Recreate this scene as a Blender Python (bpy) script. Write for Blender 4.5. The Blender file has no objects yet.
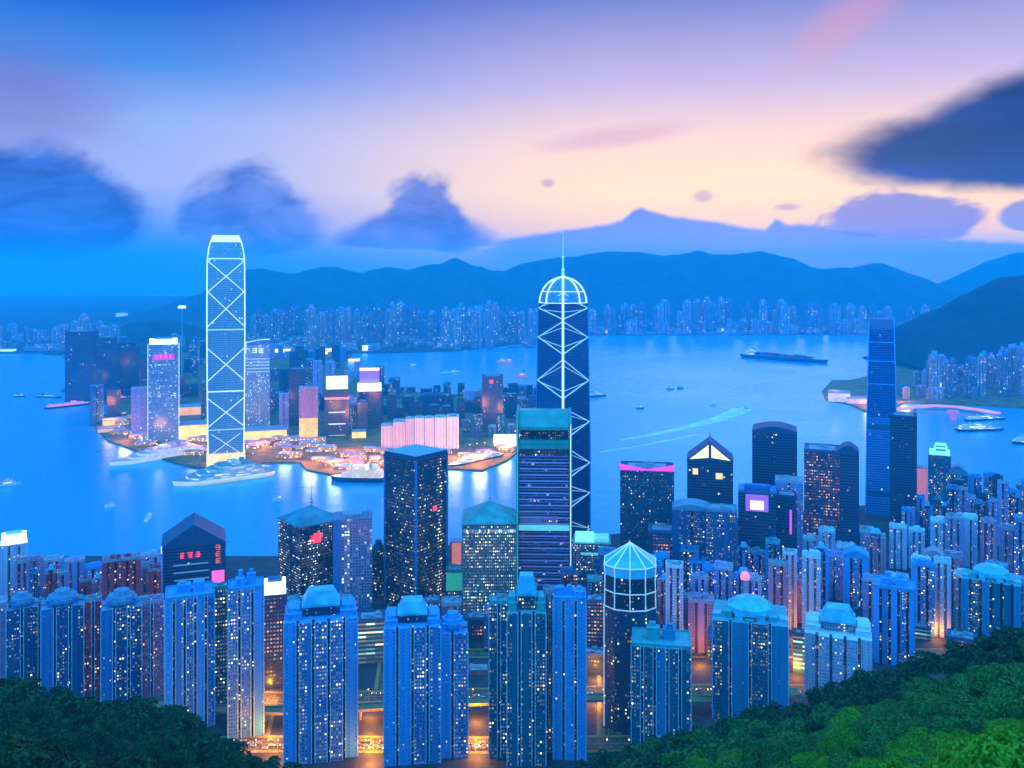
import bpy, math, random
from mathutils import Vector
import numpy as np
R = math.radians
C = bpy.context.scene.collection
SC = bpy.context.scene
# ------------------------------------------------------------------ camera
H, F, CX, HY = 400.0, 900.0, 512.0, 270.0
cam = bpy.data.objects.new('camera', bpy.data.cameras.new('camera'))
C.objects.link(cam); SC.camera = cam
cam.location = (0, 0, H); cam.rotation_euler = (R(90), 0, 0)
cam.data.sensor_width = 36; cam.data.lens = F / 1024 * 36
cam.data.shift_y = -(384 - HY) / 1024
cam.data.clip_start = 1; cam.data.clip_end = 60000
SC.view_settings.view_transform = 'Standard'; SC.view_settings.look = 'None'
SC.view_settings.gamma = 1; SC.view_settings.exposure = 0.0
cy = SC.cycles
cy.use_denoising = True
cy.max_bounces = 5; cy.diffuse_bounces = 2; cy.glossy_bounces = 3; cy.volume_bounces = 1
cy.transparent_max_bounces = 6; cy.use_light_tree = True; cy.sample_clamp_indirect = 3.0
cy.caustics_reflective = False; cy.caustics_refractive = False


def X(px, D): return (px - CX) / F * D
def Z(py, D): return H - (py - HY) / F * D
def DY(py, z=3.0): return F * (H - z) / (py - HY)
def G(px, py, z=3.0):
    D = DY(py, z); return Vector((X(px, D), D, z))

# ------------------------------------------------------------------ node helper
class E:
    def __init__(s, t, o): s.t, s.o = t, o
    def _m(s, op, b=None, c=None, clamp=False):
        n = s.t.nodes.new('ShaderNodeMath'); n.operation = op; n.use_clamp = clamp
        s.t.links.new(s.o, n.inputs[0])
        for i, v in ((1, b), (2, c)):
            if v is None: continue
            if isinstance(v, E): s.t.links.new(v.o, n.inputs[i])
            else: n.inputs[i].default_value = v
        return E(s.t, n.outputs[0])
    def __add__(s, b): return s._m('ADD', b)
    __radd__ = __add__
    def __sub__(s, b): return s._m('SUBTRACT', b)
    def __rsub__(s, b): return (s * -1.0) + b
    def __mul__(s, b): return s._m('MULTIPLY', b)
    __rmul__ = __mul__
    def __truediv__(s, b): return s._m('DIVIDE', b)
    def lt(s, b): return s._m('LESS_THAN', b)
    def gt(s, b): return s._m('GREATER_THAN', b)
    def floor(s): return s._m('FLOOR')
    def fract(s): return s._m('FRACT')
    def abs(s): return s._m('ABSOLUTE')
    def mx(s, b): return s._m('MAXIMUM', b)
    def mn(s, b): return s._m('MINIMUM', b)
    def pw(s, b): return s._m('POWER', b)
    def sat(s): return s._m('ADD', 0.0, clamp=True)
    def ss(s, a, b, lo=0.0, hi=1.0):
        n = s.t.nodes.new('ShaderNodeMapRange'); n.interpolation_type = 'SMOOTHSTEP'
        s.t.links.new(s.o, n.inputs[0])
        if a > b: a, b, lo, hi = b, a, hi, lo
        for i, v in enumerate((a, b, lo, hi)): n.inputs[i + 1].default_value = v
        return E(s.t, n.outputs[0])

def nd(t, typ, **k):
    n = t.nodes.new(typ)
    for a, v in k.items(): setattr(n, a, v)
    return n
def wire(t, v, inp):
    if isinstance(v, E): t.links.new(v.o, inp)
    elif isinstance(v, (tuple, list)): inp.default_value = tuple(v) + ((1,) if len(v) == 3 and len(inp.default_value) == 4 else ())
    else: inp.default_value = v
def mixc(t, fac, a, b, blend='MIX'):
    n = nd(t, 'ShaderNodeMix', data_type='RGBA', blend_type=blend)
    wire(t, fac, n.inputs[0]); wire(t, a, n.inputs[6]); wire(t, b, n.inputs[7])
    return E(t, n.outputs[2])
def sep(t, v):
    n = nd(t, 'ShaderNodeSeparateXYZ'); wire(t, v, n.inputs[0])
    return [E(t, o) for o in n.outputs]
def comb(t, x=0.0, y=0.0, z=0.0):
    n = nd(t, 'ShaderNodeCombineXYZ')
    for i, v in enumerate((x, y, z)): wire(t, v, n.inputs[i])
    return E(t, n.outputs[0])
def noise(t, vec, scale, detail=3.0, rough=.5, dist=0.0):
    n = nd(t, 'ShaderNodeTexNoise'); wire(t, vec, n.inputs['Vector'])
    n.inputs['Scale'].default_value = scale; n.inputs['Detail'].default_value = detail
    n.inputs['Roughness'].default_value = rough; n.inputs['Distortion'].default_value = dist
    return E(t, n.outputs[0])
def white(t, vec):
    n = nd(t, 'ShaderNodeTexWhiteNoise', noise_dimensions='3D'); wire(t, vec, n.inputs['Vector'])
    return E(t, n.outputs[0]), E(t, n.outputs[1])
def ramp(t, fac, stops, interp='LINEAR'):
    n = nd(t, 'ShaderNodeValToRGB'); n.color_ramp.interpolation = interp
    wire(t, fac, n.inputs[0]); e = n.color_ramp.elements
    while len(e) < len(stops): e.new(0.5)
    for i, (p, c) in enumerate(stops):
        e[i].position = p; e[i].color = tuple(c) + (1,)
    return E(t, n.outputs[0])

def srgb(r, g, b):
    f = lambda v: (v / 255 / 12.92) if v <= 10 else ((v / 255 + .055) / 1.055) ** 2.4
    return (f(r), f(g), f(b))

# ------------------------------------------------------------------ sky
SUN_AZ, SUN_EL = R(16), R(2.0)
w = bpy.data.worlds.new('World'); SC.world = w; w.use_nodes = True
t = w.node_tree; t.nodes.clear()
co = nd(t, 'ShaderNodeTexCoord'); D3 = E(t, co.outputs['Generated'])
x_, y_, z_ = sep(t, D3)
az = x_._m('ARCTAN2', y_)
el = z_._m('ARCSINE')
def aof(px): return math.atan((px - CX) / F)
def eof(px, py): return math.atan((HY - py) / F * math.cos(aof(px)))
eN = (el / R(40)).sat()
def EP(y): return max(0, min(1, math.atan((HY - y) / F) / R(40)))
cool = ramp(t, eN, [(0, srgb(0, 140, 245)), (EP(255), srgb(20, 135, 240)), (EP(190), srgb(180, 190, 240)), (EP(130), srgb(160, 185, 243)),
                    (EP(80), srgb(80, 145, 232)), (EP(10), srgb(0, 88, 205)), (.75, srgb(0, 100, 215)), (1, srgb(20, 110, 225))])
warm = ramp(t, eN, [(0, srgb(120, 160, 240)), (EP(262), srgb(160, 170, 220)), (EP(232), srgb(255, 212, 118)), (EP(195), srgb(255, 222, 160)), (EP(150), srgb(238, 208, 195)),
                    (EP(90), srgb(180, 172, 228)), (EP(0), srgb(98, 118, 208)), (.8, srgb(40, 110, 220)), (1, srgb(20, 110, 225))])
wf = az.ss(aof(120), aof(640)) * az.ss(R(100), R(50))
sky = mixc(t, wf, cool, mixc(t, 1.0, warm, (1.5, 1.32, 1.0), 'MULTIPLY'))
# purple blush on the upper left and top of the sky
def blob(px, py, rx, ry, ryd=None, warp=.35, seed=0., sc=7., tilt=0., soft=(1.15, .55), det=3.0):
    a0, e0 = aof(px), eof(px, py)
    da = az - a0; de = el - e0
    if tilt: de = de - da * tilt
    dx = da / (rx / F)
    k = de.gt(0.0)
    ru = ry / F; rd = (ryd or ry) / F
    dy = de / (k * (ru - rd) + rd)
    n = noise(t, comb(t, az * 1.0 + seed, el * 1.7, 0.0), sc, 6.0, .55, .25) - .5
    if ry > 25: n = n + (noise(t, comb(t, az * 1.0 + seed, el * 1.3 - az * .5, 5.0), sc * 2.6, 5.0, .55, .5) - .5) * .34
    d = (dx * dx + dy * dy)._m('SQRT') + n * (2 * warp)
    return d.ss(soft[0], soft[1])
sky = mixc(t, blob(10, 100, 110, 62, warp=.2, soft=(1.3, .1)) * .55, sky, srgb(120, 80, 165))
sky = mixc(t, blob(850, 18, 62, 26, warp=.3, tilt=.55, soft=(1.5, 0)) * .45, sky, srgb(240, 160, 185))
sky = mixc(t, blob(610, 138, 80, 11, warp=.3, tilt=.12, soft=(1.4, .2)) * .45, sky, srgb(215, 160, 190))
for (a, b, c, d) in ((703, 196, 11, 7), (787, 207, 15, 4), (548, 183, 8, 5)):
    sky = mixc(t, blob(a, b, c, d, warp=.25, sc=30, soft=(1.3, .3)) * .6, sky, srgb(190, 150, 175))
# cloud bank lying along the hills
def EH(y): return math.atan((HY - y) / F)
bs = [(470, 262), (500, 240), (528, 236), (560, 231), (600, 226), (622, 221), (633, 211), (641, 209), (655, 213), (672, 217), (690, 220), (715, 223), (745, 229),
      (765, 231), (776, 221), (788, 227), (812, 227), (845, 233), (900, 240), (960, 243), (1024, 247)]
lo, hi = aof(400), aof(1100)
hp = ramp(t, ((az - lo) / (hi - lo)).sat(), [((aof(p) - lo) / (hi - lo), (EH(y) * 8,) * 3) for p, y in bs])
hgt = sep(t, hp)[0] / 8.0 + (noise(t, comb(t, az, 0., 0.), 60, 3) - .5) * .006
bk = (el - hgt).ss(.0035, -.0035) * az.ss(R(75), R(45)) * az.ss(aof(455), aof(520))
bank = ramp(t, (el / R(4.5)).sat(), [(0, srgb(120, 160, 240)), (.35, srgb(115, 155, 235)), (.8, srgb(85, 130, 222)), (1, srgb(95, 125, 215))])
sky = mixc(t, bk * .93, sky, bank)
lowl = blob(100, 262, 520, 34, warp=.1, soft=(1.2, .5))
sky = mixc(t, lowl * .3, sky, srgb(60, 130, 230))
puff = noise(t, comb(t, az, el * 2.2, 1.0), 13, 5, .6, .5).ss(.38, .66)
m = blob(42, 232, 104, 80, 26, warp=.42, seed=1.3, sc=9, soft=(1.05, .68), det=5.); sky = mixc(t, m * .94, sky, mixc(t, puff, srgb(2, 52, 155), srgb(45, 100, 205)))
m = blob(250, 236, 72, 74, 22, warp=.48, seed=4.1, sc=10, soft=(1.05, .7), det=5.); sky = mixc(t, m * .86, sky, mixc(t, puff, srgb(25, 72, 178), srgb(95, 125, 215)))
m = blob(418, 243, 80, 34, 7, warp=.22, seed=2.2, sc=11, soft=(1.1, .75)); sky = mixc(t, m * .92, sky, mixc(t, puff, srgb(70, 92, 182), srgb(112, 128, 212)))
m = blob(428, 238, 46, 72, 12, warp=.5, seed=8.6, sc=11, tilt=-.2, soft=(1.05, .7), det=5.); sky = mixc(t, m * .92, sky, mixc(t, puff, srgb(70, 92, 182), srgb(112, 128, 212)))
m = blob(905, 224, 66, 32, 14, warp=.62, seed=3.2, sc=16, soft=(1.15, .8)); sky = mixc(t, m * .8, sky, srgb(95, 105, 195))
m = blob(1030, 218, 26, 16, 12, warp=.3, seed=5.2, sc=16, soft=(1.1, .8)); sky = mixc(t, m * .8, sky, srgb(110, 125, 205))
body = blob(1058, 150, 196, 44, 38, warp=.3, seed=9.1, sc=6, soft=(1.12, .7), det=5.).mx(blob(1095, 118, 180, 52, 44, warp=.3, seed=2.1, sc=6, tilt=.12, soft=(1.15, .65), det=5.))
inner = noise(t, comb(t, az * 1.0, el * 4.0, 3.0), 9, 4)
sky = mixc(t, body, sky, mixc(t, inner.ss(.35, .7), srgb(2, 30, 92), srgb(22, 58, 140)))
m = blob(1035, 146, 180, 42, 30, warp=.15, seed=9.1, sc=7, soft=(1.0, .4)); sky = mixc(t, m * .8, sky, srgb(2, 26, 80))
# clear-air sky overhead and behind, saturated dusk blue
back = (y_).ss(.35, -.25)
over = el.ss(R(22), R(60))
sky = mixc(t, back.mx(over), sky, ramp(t, (el / R(90)).sat(), [(0, (.30, 1.9, 3.9)), (.25, (.15, 1.25, 3.0)), (1, (.22, .9, 2.0))]))
nish = nd(t, 'ShaderNodeTexSky', sky_type='NISHITA'); nish.sun_disc = False
nish.sun_elevation = SUN_EL; nish.sun_rotation = SUN_AZ
bg0 = nd(t, 'ShaderNodeBackground'); t.links.new(nish.outputs[0], bg0.inputs[0]); bg0.inputs[1].default_value = .004
bg1 = nd(t, 'ShaderNodeBackground'); t.links.new(sky.o, bg1.inputs[0]); bg1.inputs[1].default_value = 1.0
ad = nd(t, 'ShaderNodeAddShader'); out = nd(t, 'ShaderNodeOutputWorld')
t.links.new(bg0.outputs[0], ad.inputs[0]); t.links.new(bg1.outputs[0], ad.inputs[1]); t.links.new(ad.outputs[0], out.inputs[0])
# faint afterglow
sl = bpy.data.lights.new('sun', 'SUN'); sl.energy = 0.2; sl.angle = R(25); sl.color = (1, .62, .55)
so = bpy.data.objects.new('sun', sl); C.objects.link(so)
dv = Vector((math.sin(SUN_AZ) * math.cos(SUN_EL), math.cos(SUN_AZ) * math.cos(SUN_EL), math.sin(SUN_EL)))
so.rotation_euler = dv.to_track_quat('Z', 'Y').to_euler()

HAZE_D, HAZE_C = 0.86e-4, (.006, .66, 1.0)

# ------------------------------------------------------------------ mesh helper
class MB:
    def __init__(s): s.v, s.f, s.m, s.uv = [], [], [], []
    def face(s, pts, m=0, uv=None):
        b = len(s.v); s.v += [tuple(p) for p in pts]; s.f.append(tuple(range(b, b + len(pts)))); s.m.append(m)
        s.uv += uv if uv else [(p[0] + p[1] * .37, p[2]) for p in pts]
    def prism(s, poly, z0, z1, m=0, mt=1, em=None, sx=1.0, sy=None, off=(0, 0), bottom=False):
        sy = sx if sy is None else sy
        n = len(poly); u = 0.0
        top = [(p[0] * sx + off[0], p[1] * sy + off[1]) for p in poly]
        for i in range(n):
            a, b = poly[i], poly[(i + 1) % n]; ta, tb = top[i], top[(i + 1) % n]
            L = math.hypot(b[0] - a[0], b[1] - a[1])
            mm = em[i] if em else m
            s.face([(a[0], a[1], z0), (b[0], b[1], z0), (tb[0], tb[1], z1), (ta[0], ta[1], z1)], mm,
                   [(u, z0), (u + L, z0), (u + L, z1), (u, z1)])
            u += L
        s.face([(p[0], p[1], z1) for p in top], mt, [(0.01, 0.01)] * n)
        if bottom: s.face([(p[0], p[1], z0) for p in reversed(poly)], mt, [(0.01, 0.01)] * n)
    def box(s, cx, cy, z0, w, d, h, m=0, mt=None):
        s.prism([(cx - w / 2, cy - d / 2), (cx + w / 2, cy - d / 2), (cx + w / 2, cy + d / 2), (cx - w / 2, cy + d / 2)], z0, z0 + h, m, m if mt is None else mt, bottom=True)
    def pyramid(s, poly, z0, z1, m=0, c=(0, 0)):
        n = len(poly)
        for i in range(n):
            a, b = poly[i], poly[(i + 1) % n]
            s.face([(a[0], a[1], z0), (b[0], b[1], z0), (c[0], c[1], z1)], m)
    def tube(s, p, q, r, r2=None, n=6, m=0):
        p, q = Vector(p), Vector(q); r2 = r if r2 is None else r2
        d = (q - p).normalized(); a = d.orthogonal().normalized(); b = d.cross(a)
        A = [p + (a * math.cos(2 * math.pi * k / n) + b * math.sin(2 * math.pi * k / n)) * r for k in range(n)]
        B = [q + (a * math.cos(2 * math.pi * k / n) + b * math.sin(2 * math.pi * k / n)) * r2 for k in range(n)]
        for k in range(n): s.face([A[k], A[(k + 1) % n], B[(k + 1) % n], B[k]], m)
        s.face(list(reversed(A)), m); s.face(B, m)
    def path(s, pts, r, m=0, n=6):
        for a, b in zip(pts[:-1], pts[1:]): s.tube(a, b, r, n=n, m=m)
    def build(s, name, mats, parent=None, loc=None, kind=None):
        me = bpy.data.meshes.new(name)
        me.from_pydata(s.v, [], s.f)
        for x in (mats if isinstance(mats, (list, tuple)) else [mats]): me.materials.append(x)
        me.polygons.foreach_set('material_index', s.m)
        l = me.uv_layers.new(name='UVMap'); l.data.foreach_set('uv', [c for p in s.uv for c in p])
        me.update()
        o = bpy.data.objects.new(name, me); C.objects.link(o)
        if parent: o.parent = parent
        if loc: o.location = loc
        if kind: o['kind'] = kind
        return o
def tag(o, label, cat, group=None):
    o['label'] = label; o['category'] = cat
    if group: o['group'] = group
    return o
def thing(name, label, cat, loc=(0, 0, 0), rz=0, group=None):
    o = bpy.data.objects.new(name, None); C.objects.link(o)
    o.location = loc; o.rotation_euler = (0, 0, rz); o.empty_display_size = 1
    return tag(o, label, cat, group)
def dup(root, loc, rz=0, label=None, group=None, scale=None):
    r = root.copy(); C.objects.link(r); r.location = loc; r.rotation_euler = (0, 0, rz)
    if label: r['label'] = label
    if group: r['group'] = group
    if scale: r.scale = scale
    for ch in list(root.children):
        c = ch.copy(); C.objects.link(c); c.parent = r
        for g in list(ch.children):
            k = g.copy(); C.objects.link(k); k.parent = c
    return r
def rect(w, d): return [(-w / 2, -d / 2), (w / 2, -d / 2), (w / 2, d / 2), (-w / 2, d / 2)]
def ngon(r, n, ph=0.0, ry=None): return [(r * math.cos(2 * math.pi * k / n + ph), (ry or r) * math.sin(2 * math.pi * k / n + ph)) for k in range(n)]
def ccw(poly):
    a = sum(p[0] * q[1] - q[0] * p[1] for p, q in zip(poly, poly[1:] + poly[:1]))
    return poly if a > 0 else poly[::-1]

# ------------------------------------------------------------------ materials
M = {}
def plain(name, col, rough=.6, metal=0., var=.15, emit=None, es=0., scale=.3, bump=0.):
    if name in M: return M[name]
    m = bpy.data.materials.new(name); m.use_nodes = True; t = m.node_tree
    b = t.nodes['Principled BSDF']
    c = E(t, nd(t, 'ShaderNodeTexCoord').outputs['Object'])
    n = noise(t, c, scale, 4)
    k = n.ss(.3, .7)
    cc = mixc(t, k, tuple(x * (1 - var) for x in col), tuple(min(1, x * (1 + var)) for x in col))
    t.links.new(cc.o, b.inputs['Base Color']); b.inputs['Roughness'].default_value = rough
    b.inputs['Metallic'].default_value = metal
    if emit:
        b.inputs['Emission Color'].default_value = tuple(emit) + (1,); b.inputs['Emission Strength'].default_value = es
        m.cycles.emission_sampling = 'NONE'
    if bump:
        bp = nd(t, 'ShaderNodeBump'); bp.inputs['Strength'].default_value = bump; wire(t, n, bp.inputs['Height']); t.links.new(bp.outputs[0], b.inputs['Normal'])
    M[name] = m; return m

def facade(name, wall, glass, fh=3.0, bw=2.1, wu=.5, wv=.42, lit=.2, lc=((1, .72, .38), (.75, .9, 1)), es=2.0, blank=.15, tint=.25, stair=.05, spandrel=None, clump=1.0, mech=True):
    if name in M: return M[name]
    m = bpy.data.materials.new(name); m.use_nodes = True; t = m.node_tree
    b = t.nodes['Principled BSDF']
    u, v, _ = sep(t, E(t, nd(t, 'ShaderNodeTexCoord').outputs['UV']))
    rnd = E(t, nd(t, 'ShaderNodeObjectInfo').outputs['Random'])
    cu, cv = u / bw, v / fh
    fu, fv = cu.fract(), cv.fract(); iu, iv = cu.floor(), cv.floor()
    seed = rnd * 97.0
    r1, rc = white(t, comb(t, iu, iv, seed)); ra, rb, rd = sep(t, rc)
    rbay, rbc = white(t, comb(t, (iu / 2.0).floor(), 7.0, seed)); rb1, rb2, rb3 = sep(t, rbc)
    inu = ((fu - .5).abs()).lt(wu / 2); inv_ = ((fv - .5).abs()).lt(wv / 2)
    win = inu * inv_ * (rbay.gt(blank))
    cl = noise(t, comb(t, u, v, seed), .035, 2.0).ss(.35, .65)
    fl, _c = white(t, comb(t, 3.0, iv, seed))
    thr = (cl * (1.5 * clump) + (1 - .75 * clump)) * lit + (rb1.lt(stair)) * .45 + (fl.gt(.94)) * lit * 1.2
    on = r1.lt(thr) * win
    if mech:
        mf = (cv / 17.0).fract().gt(.06)
        on = on * mf
    else: mf = None
    base = mixc(t, win, mixc(t, rb2 * tint, wall, tuple(x * .35 for x in wall)), glass)
    if spandrel:
        base = mixc(t, (fv.lt(.22)) * .85, base, spandrel)
    dirt = noise(t, comb(t, u * 1.0, v * .12, seed), .25, 3.0).ss(.3, .75)
    base = mixc(t, dirt * .3, base, tuple(x * .55 for x in wall))
    t.links.new(base.o, b.inputs['Base Color'])
    t.links.new((win * -.4 + .62).o, b.inputs['Roughness'])
    b.inputs['Specular IOR Level'].default_value = .35
    col = mixc(t, ra.gt(.45), lc[0], lc[1])
    if len(lc) > 2: col = mixc(t, ra.gt(.85), col, lc[2])
    t.links.new(col.o, b.inputs['Emission Color'])
    dim = r1.lt(thr * 3.0 + lit * .5) * win
    t.links.new(((on * (rb * rb * rb * 2.2 + .1) + dim * rd * .16) * es).o, b.inputs['Emission Strength'])
    m.cycles.emission_sampling = 'NONE'
    if name in ('facade_deep_glass', 'facade_glass', 'facade_braced', 'facade_blue_glass', 'facade_dark', 'facade_navy', 'facade_bank'):
        b.inputs['Specular IOR Level'].default_value = .9; t.links.new((win * -.42 + .5 + rd * .12).o, b.inputs['Roughness'])
    M[name] = m; return m

WARM, COOL, GRN, YEL, ORG = (1, .62, .25), (.72, .9, 1), (.55, 1, .8), (1, .85, .45), (1, .4, .08)
GL = (.02, .05, .09)
# style -> (windowed, plain wall, recess, roof)
def style(n):
    S = {
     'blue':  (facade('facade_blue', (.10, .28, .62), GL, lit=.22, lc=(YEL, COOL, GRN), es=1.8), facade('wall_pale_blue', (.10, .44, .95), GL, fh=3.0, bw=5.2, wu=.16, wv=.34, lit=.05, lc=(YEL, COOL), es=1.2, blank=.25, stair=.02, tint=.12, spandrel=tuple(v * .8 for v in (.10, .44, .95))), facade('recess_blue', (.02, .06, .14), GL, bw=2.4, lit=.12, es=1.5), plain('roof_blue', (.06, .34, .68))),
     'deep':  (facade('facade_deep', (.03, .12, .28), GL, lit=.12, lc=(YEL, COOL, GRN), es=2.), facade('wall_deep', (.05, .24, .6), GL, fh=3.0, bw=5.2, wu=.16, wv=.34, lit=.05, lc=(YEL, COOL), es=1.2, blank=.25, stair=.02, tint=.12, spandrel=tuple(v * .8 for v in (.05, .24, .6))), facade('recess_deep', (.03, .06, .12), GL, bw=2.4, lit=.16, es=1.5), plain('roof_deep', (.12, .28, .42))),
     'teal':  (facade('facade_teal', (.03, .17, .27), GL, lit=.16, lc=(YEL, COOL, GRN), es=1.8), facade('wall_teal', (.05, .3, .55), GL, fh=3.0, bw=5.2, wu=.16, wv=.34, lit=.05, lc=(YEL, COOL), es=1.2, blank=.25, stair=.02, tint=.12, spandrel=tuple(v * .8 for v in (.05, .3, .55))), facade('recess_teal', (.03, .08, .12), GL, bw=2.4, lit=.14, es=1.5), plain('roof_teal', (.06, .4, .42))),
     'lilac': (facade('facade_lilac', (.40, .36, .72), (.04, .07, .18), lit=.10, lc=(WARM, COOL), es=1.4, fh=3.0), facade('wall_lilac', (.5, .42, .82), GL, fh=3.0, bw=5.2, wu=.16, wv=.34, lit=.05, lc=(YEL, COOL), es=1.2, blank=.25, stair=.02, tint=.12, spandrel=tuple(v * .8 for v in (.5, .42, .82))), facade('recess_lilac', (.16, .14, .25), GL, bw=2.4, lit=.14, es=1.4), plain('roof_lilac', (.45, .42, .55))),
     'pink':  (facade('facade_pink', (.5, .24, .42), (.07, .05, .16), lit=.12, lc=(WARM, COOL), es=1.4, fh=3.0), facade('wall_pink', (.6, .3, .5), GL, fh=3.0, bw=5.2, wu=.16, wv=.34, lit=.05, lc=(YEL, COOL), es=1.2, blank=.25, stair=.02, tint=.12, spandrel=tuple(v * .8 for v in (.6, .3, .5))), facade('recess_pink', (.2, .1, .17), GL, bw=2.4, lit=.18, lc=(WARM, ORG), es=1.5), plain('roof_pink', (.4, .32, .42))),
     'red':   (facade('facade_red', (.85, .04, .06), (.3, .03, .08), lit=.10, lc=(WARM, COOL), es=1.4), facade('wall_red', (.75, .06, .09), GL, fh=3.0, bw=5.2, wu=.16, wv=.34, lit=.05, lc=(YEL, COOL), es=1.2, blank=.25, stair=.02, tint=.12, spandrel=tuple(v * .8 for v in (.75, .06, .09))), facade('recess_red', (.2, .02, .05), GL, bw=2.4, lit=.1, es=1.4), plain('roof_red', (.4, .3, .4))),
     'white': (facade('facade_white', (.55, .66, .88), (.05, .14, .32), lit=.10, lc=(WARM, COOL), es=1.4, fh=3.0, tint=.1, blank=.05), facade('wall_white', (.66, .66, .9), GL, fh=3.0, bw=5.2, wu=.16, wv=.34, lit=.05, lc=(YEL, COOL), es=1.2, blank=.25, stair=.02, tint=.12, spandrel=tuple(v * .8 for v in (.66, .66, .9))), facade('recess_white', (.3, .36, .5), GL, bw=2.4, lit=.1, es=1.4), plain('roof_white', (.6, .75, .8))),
     'navy':  (facade('facade_navy', (.006, .022, .06), (.004, .016, .045), fh=3.6, bw=2.0, wu=.55, wv=.4, lit=.11, lc=(YEL, COOL, GRN), es=1.6, blank=0, clump=1.3), plain('wall_navy', (.02, .06, .13)), facade('recess_navy', (.015, .03, .06), GL, bw=2.4, lit=.14, es=1.5), plain('roof_navy', (.04, .12, .26))),
     'dark':  (facade('facade_dark', (.01, .05, .13), (.006, .035, .1), fh=3.8, bw=2.4, wu=.8, wv=.5, lit=.012, lc=(YEL, COOL), es=.8, blank=0, stair=0), plain('wall_dark', (.03, .1, .22)), facade('recess_dark', (.015, .03, .06), GL, bw=2.4, lit=.05, es=1.5), plain('roof_dark', (.02, .07, .17))),
     'grid':  (facade('facade_grid', (.34, .26, .42), (.05, .05, .12), fh=3.4, bw=3.2, wu=.6, wv=.6, lit=.10, lc=(COOL, (1, .8, .9)), es=1.2, blank=0, tint=0), plain('wall_grid', (.06, .16, .42)), facade('recess_grid', (.03, .08, .2), GL, lit=.03, es=1.), plain('roof_grid', (.2, .2, .34))),
     'green': (facade('facade_green', (.05, .14, .16), (.02, .06, .09), fh=3.4, bw=2.2, wu=.5, wv=.42, lit=.42, lc=(YEL, GRN, COOL), es=1.5, blank=0, clump=.8), plain('wall_green', (.04, .16, .2)), facade('recess_green', (.02, .08, .1), GL, lit=.2, es=1.5), plain('roof_green', (.03, .26, .26))),
     'amber': (facade('facade_amber', (.03, .06, .13), (.02, .04, .09), fh=3.8, bw=3.0, wu=.6, wv=.4, lit=.42, lc=((1, .4, .1), (.9, .6, .3)), es=.7, blank=.1, clump=1.3), plain('wall_amber', (.04, .1, .22)), facade('recess_amber', (.02, .04, .08), GL, lit=.1, es=1.), plain('roof_amber', (.04, .12, .26))),
     'strip': (facade('facade_strip', (.06, .16, .2), (.03, .1, .12), fh=4.2, bw=9.0, wu=.98, wv=.42, lit=.6, lc=(GRN, YEL, COOL), es=1.2, blank=0, clump=.9), plain('wall_strip', (.08, .2, .3)), facade('recess_strip', (.02, .08, .1), GL, lit=.2, es=1.5), plain('roof_strip', (.05, .1, .2))),
     'glass': (facade('facade_glass', (.05, .22, .55), (.02, .14, .42), fh=4.0, bw=1.6, wu=.85, wv=.72, lit=.004, lc=(COOL, COOL), es=.6, blank=0, stair=0, spandrel=(.1, .34, .75)), plain('wall_glass', (.06, .3, .7)), facade('recess_glass', (.03, .1, .3), GL, lit=.0, es=1.), plain('roof_glass', (.2, .4, .65))),
    }
    return S[n]
WHT_E = plain('lit_edge_white', (.8, .85, .9), emit=(.75, .88, 1), es=.9)
WHT_B = plain('floodlit_white', (.9, .9, .95), emit=(.85, .93, 1), es=2.6)
STEEL = plain('white_steel', (.75, .85, .9), .4, emit=(.55, .85, 1), es=.35)
RIB = plain('pale_rib', (.35, .68, .95), .4)
CONC = plain('concrete', (.3, .33, .38))
MAGE = plain('magenta_lamp', (.4, .05, .4), emit=(.85, .05, .9), es=1.3)
REDE = plain('red_neon', (.4, .02, .03), emit=(1, .05, .1), es=1.6)
PINKE = plain('pink_neon', (.4, .05, .2), emit=(1, .12, .5), es=1.3)
CYANE = plain('cyan_lamp', (.1, .5, .5), emit=(.3, 1, .85), es=.9)
YELE = plain('yellow_floodlit', (.9, .75, .3), emit=(1, .8, .35), es=1.3)
CYROOF = plain('cyan_roof', (.08, .55, .75), .4, var=.25, scale=.1)
GRROOF = plain('green_copper', (.04, .32, .3), .4, var=.25, scale=.1)

# ------------------------------------------------------------------ tower builders
def lobed(w, d, nf=3, ns=2, nw=2.6, dep=4.0, bow=0.0):
    """closed plan with recessed slots between bays; returns points and an edge tag (bay index or -1 for a slot)"""
    pts, tags = [], []
    def side(p, q, n, off):
        dx, dy = q[0] - p[0], q[1] - p[1]; L = math.hypot(dx, dy); dx /= L; dy /= L; nx, ny = dy, -dx
        bw = (L - nw * (n - 1)) / n; s = 0.0
        for i in range(n):
            o = bow if (n > 2 and 0 < i < n - 1) else 0.0
            pts.append((p[0] + dx * s + nx * o, p[1] + dy * s + ny * o)); tags.append(off + i)
            s += bw
            if i < n - 1:
                pts.append((p[0] + dx * s + nx * o, p[1] + dy * s + ny * o)); tags.append(-1)
                pts.append((p[0] + dx * s - nx * dep, p[1] + dy * s - ny * dep)); tags.append(-1)
                s += nw
                pts.append((p[0] + dx * s - nx * dep, p[1] + dy * s - ny * dep)); tags.append(-1)
            elif o == 0: pass
    a, b, c, e = (-w / 2, -d / 2), (w / 2, -d / 2), (w / 2, d / 2), (-w / 2, d / 2)
    side(a, b, nf, 0); side(b, c, ns, 1); side(c, e, nf, 0); side(e, a, ns, 1)
    return pts, tags
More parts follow.
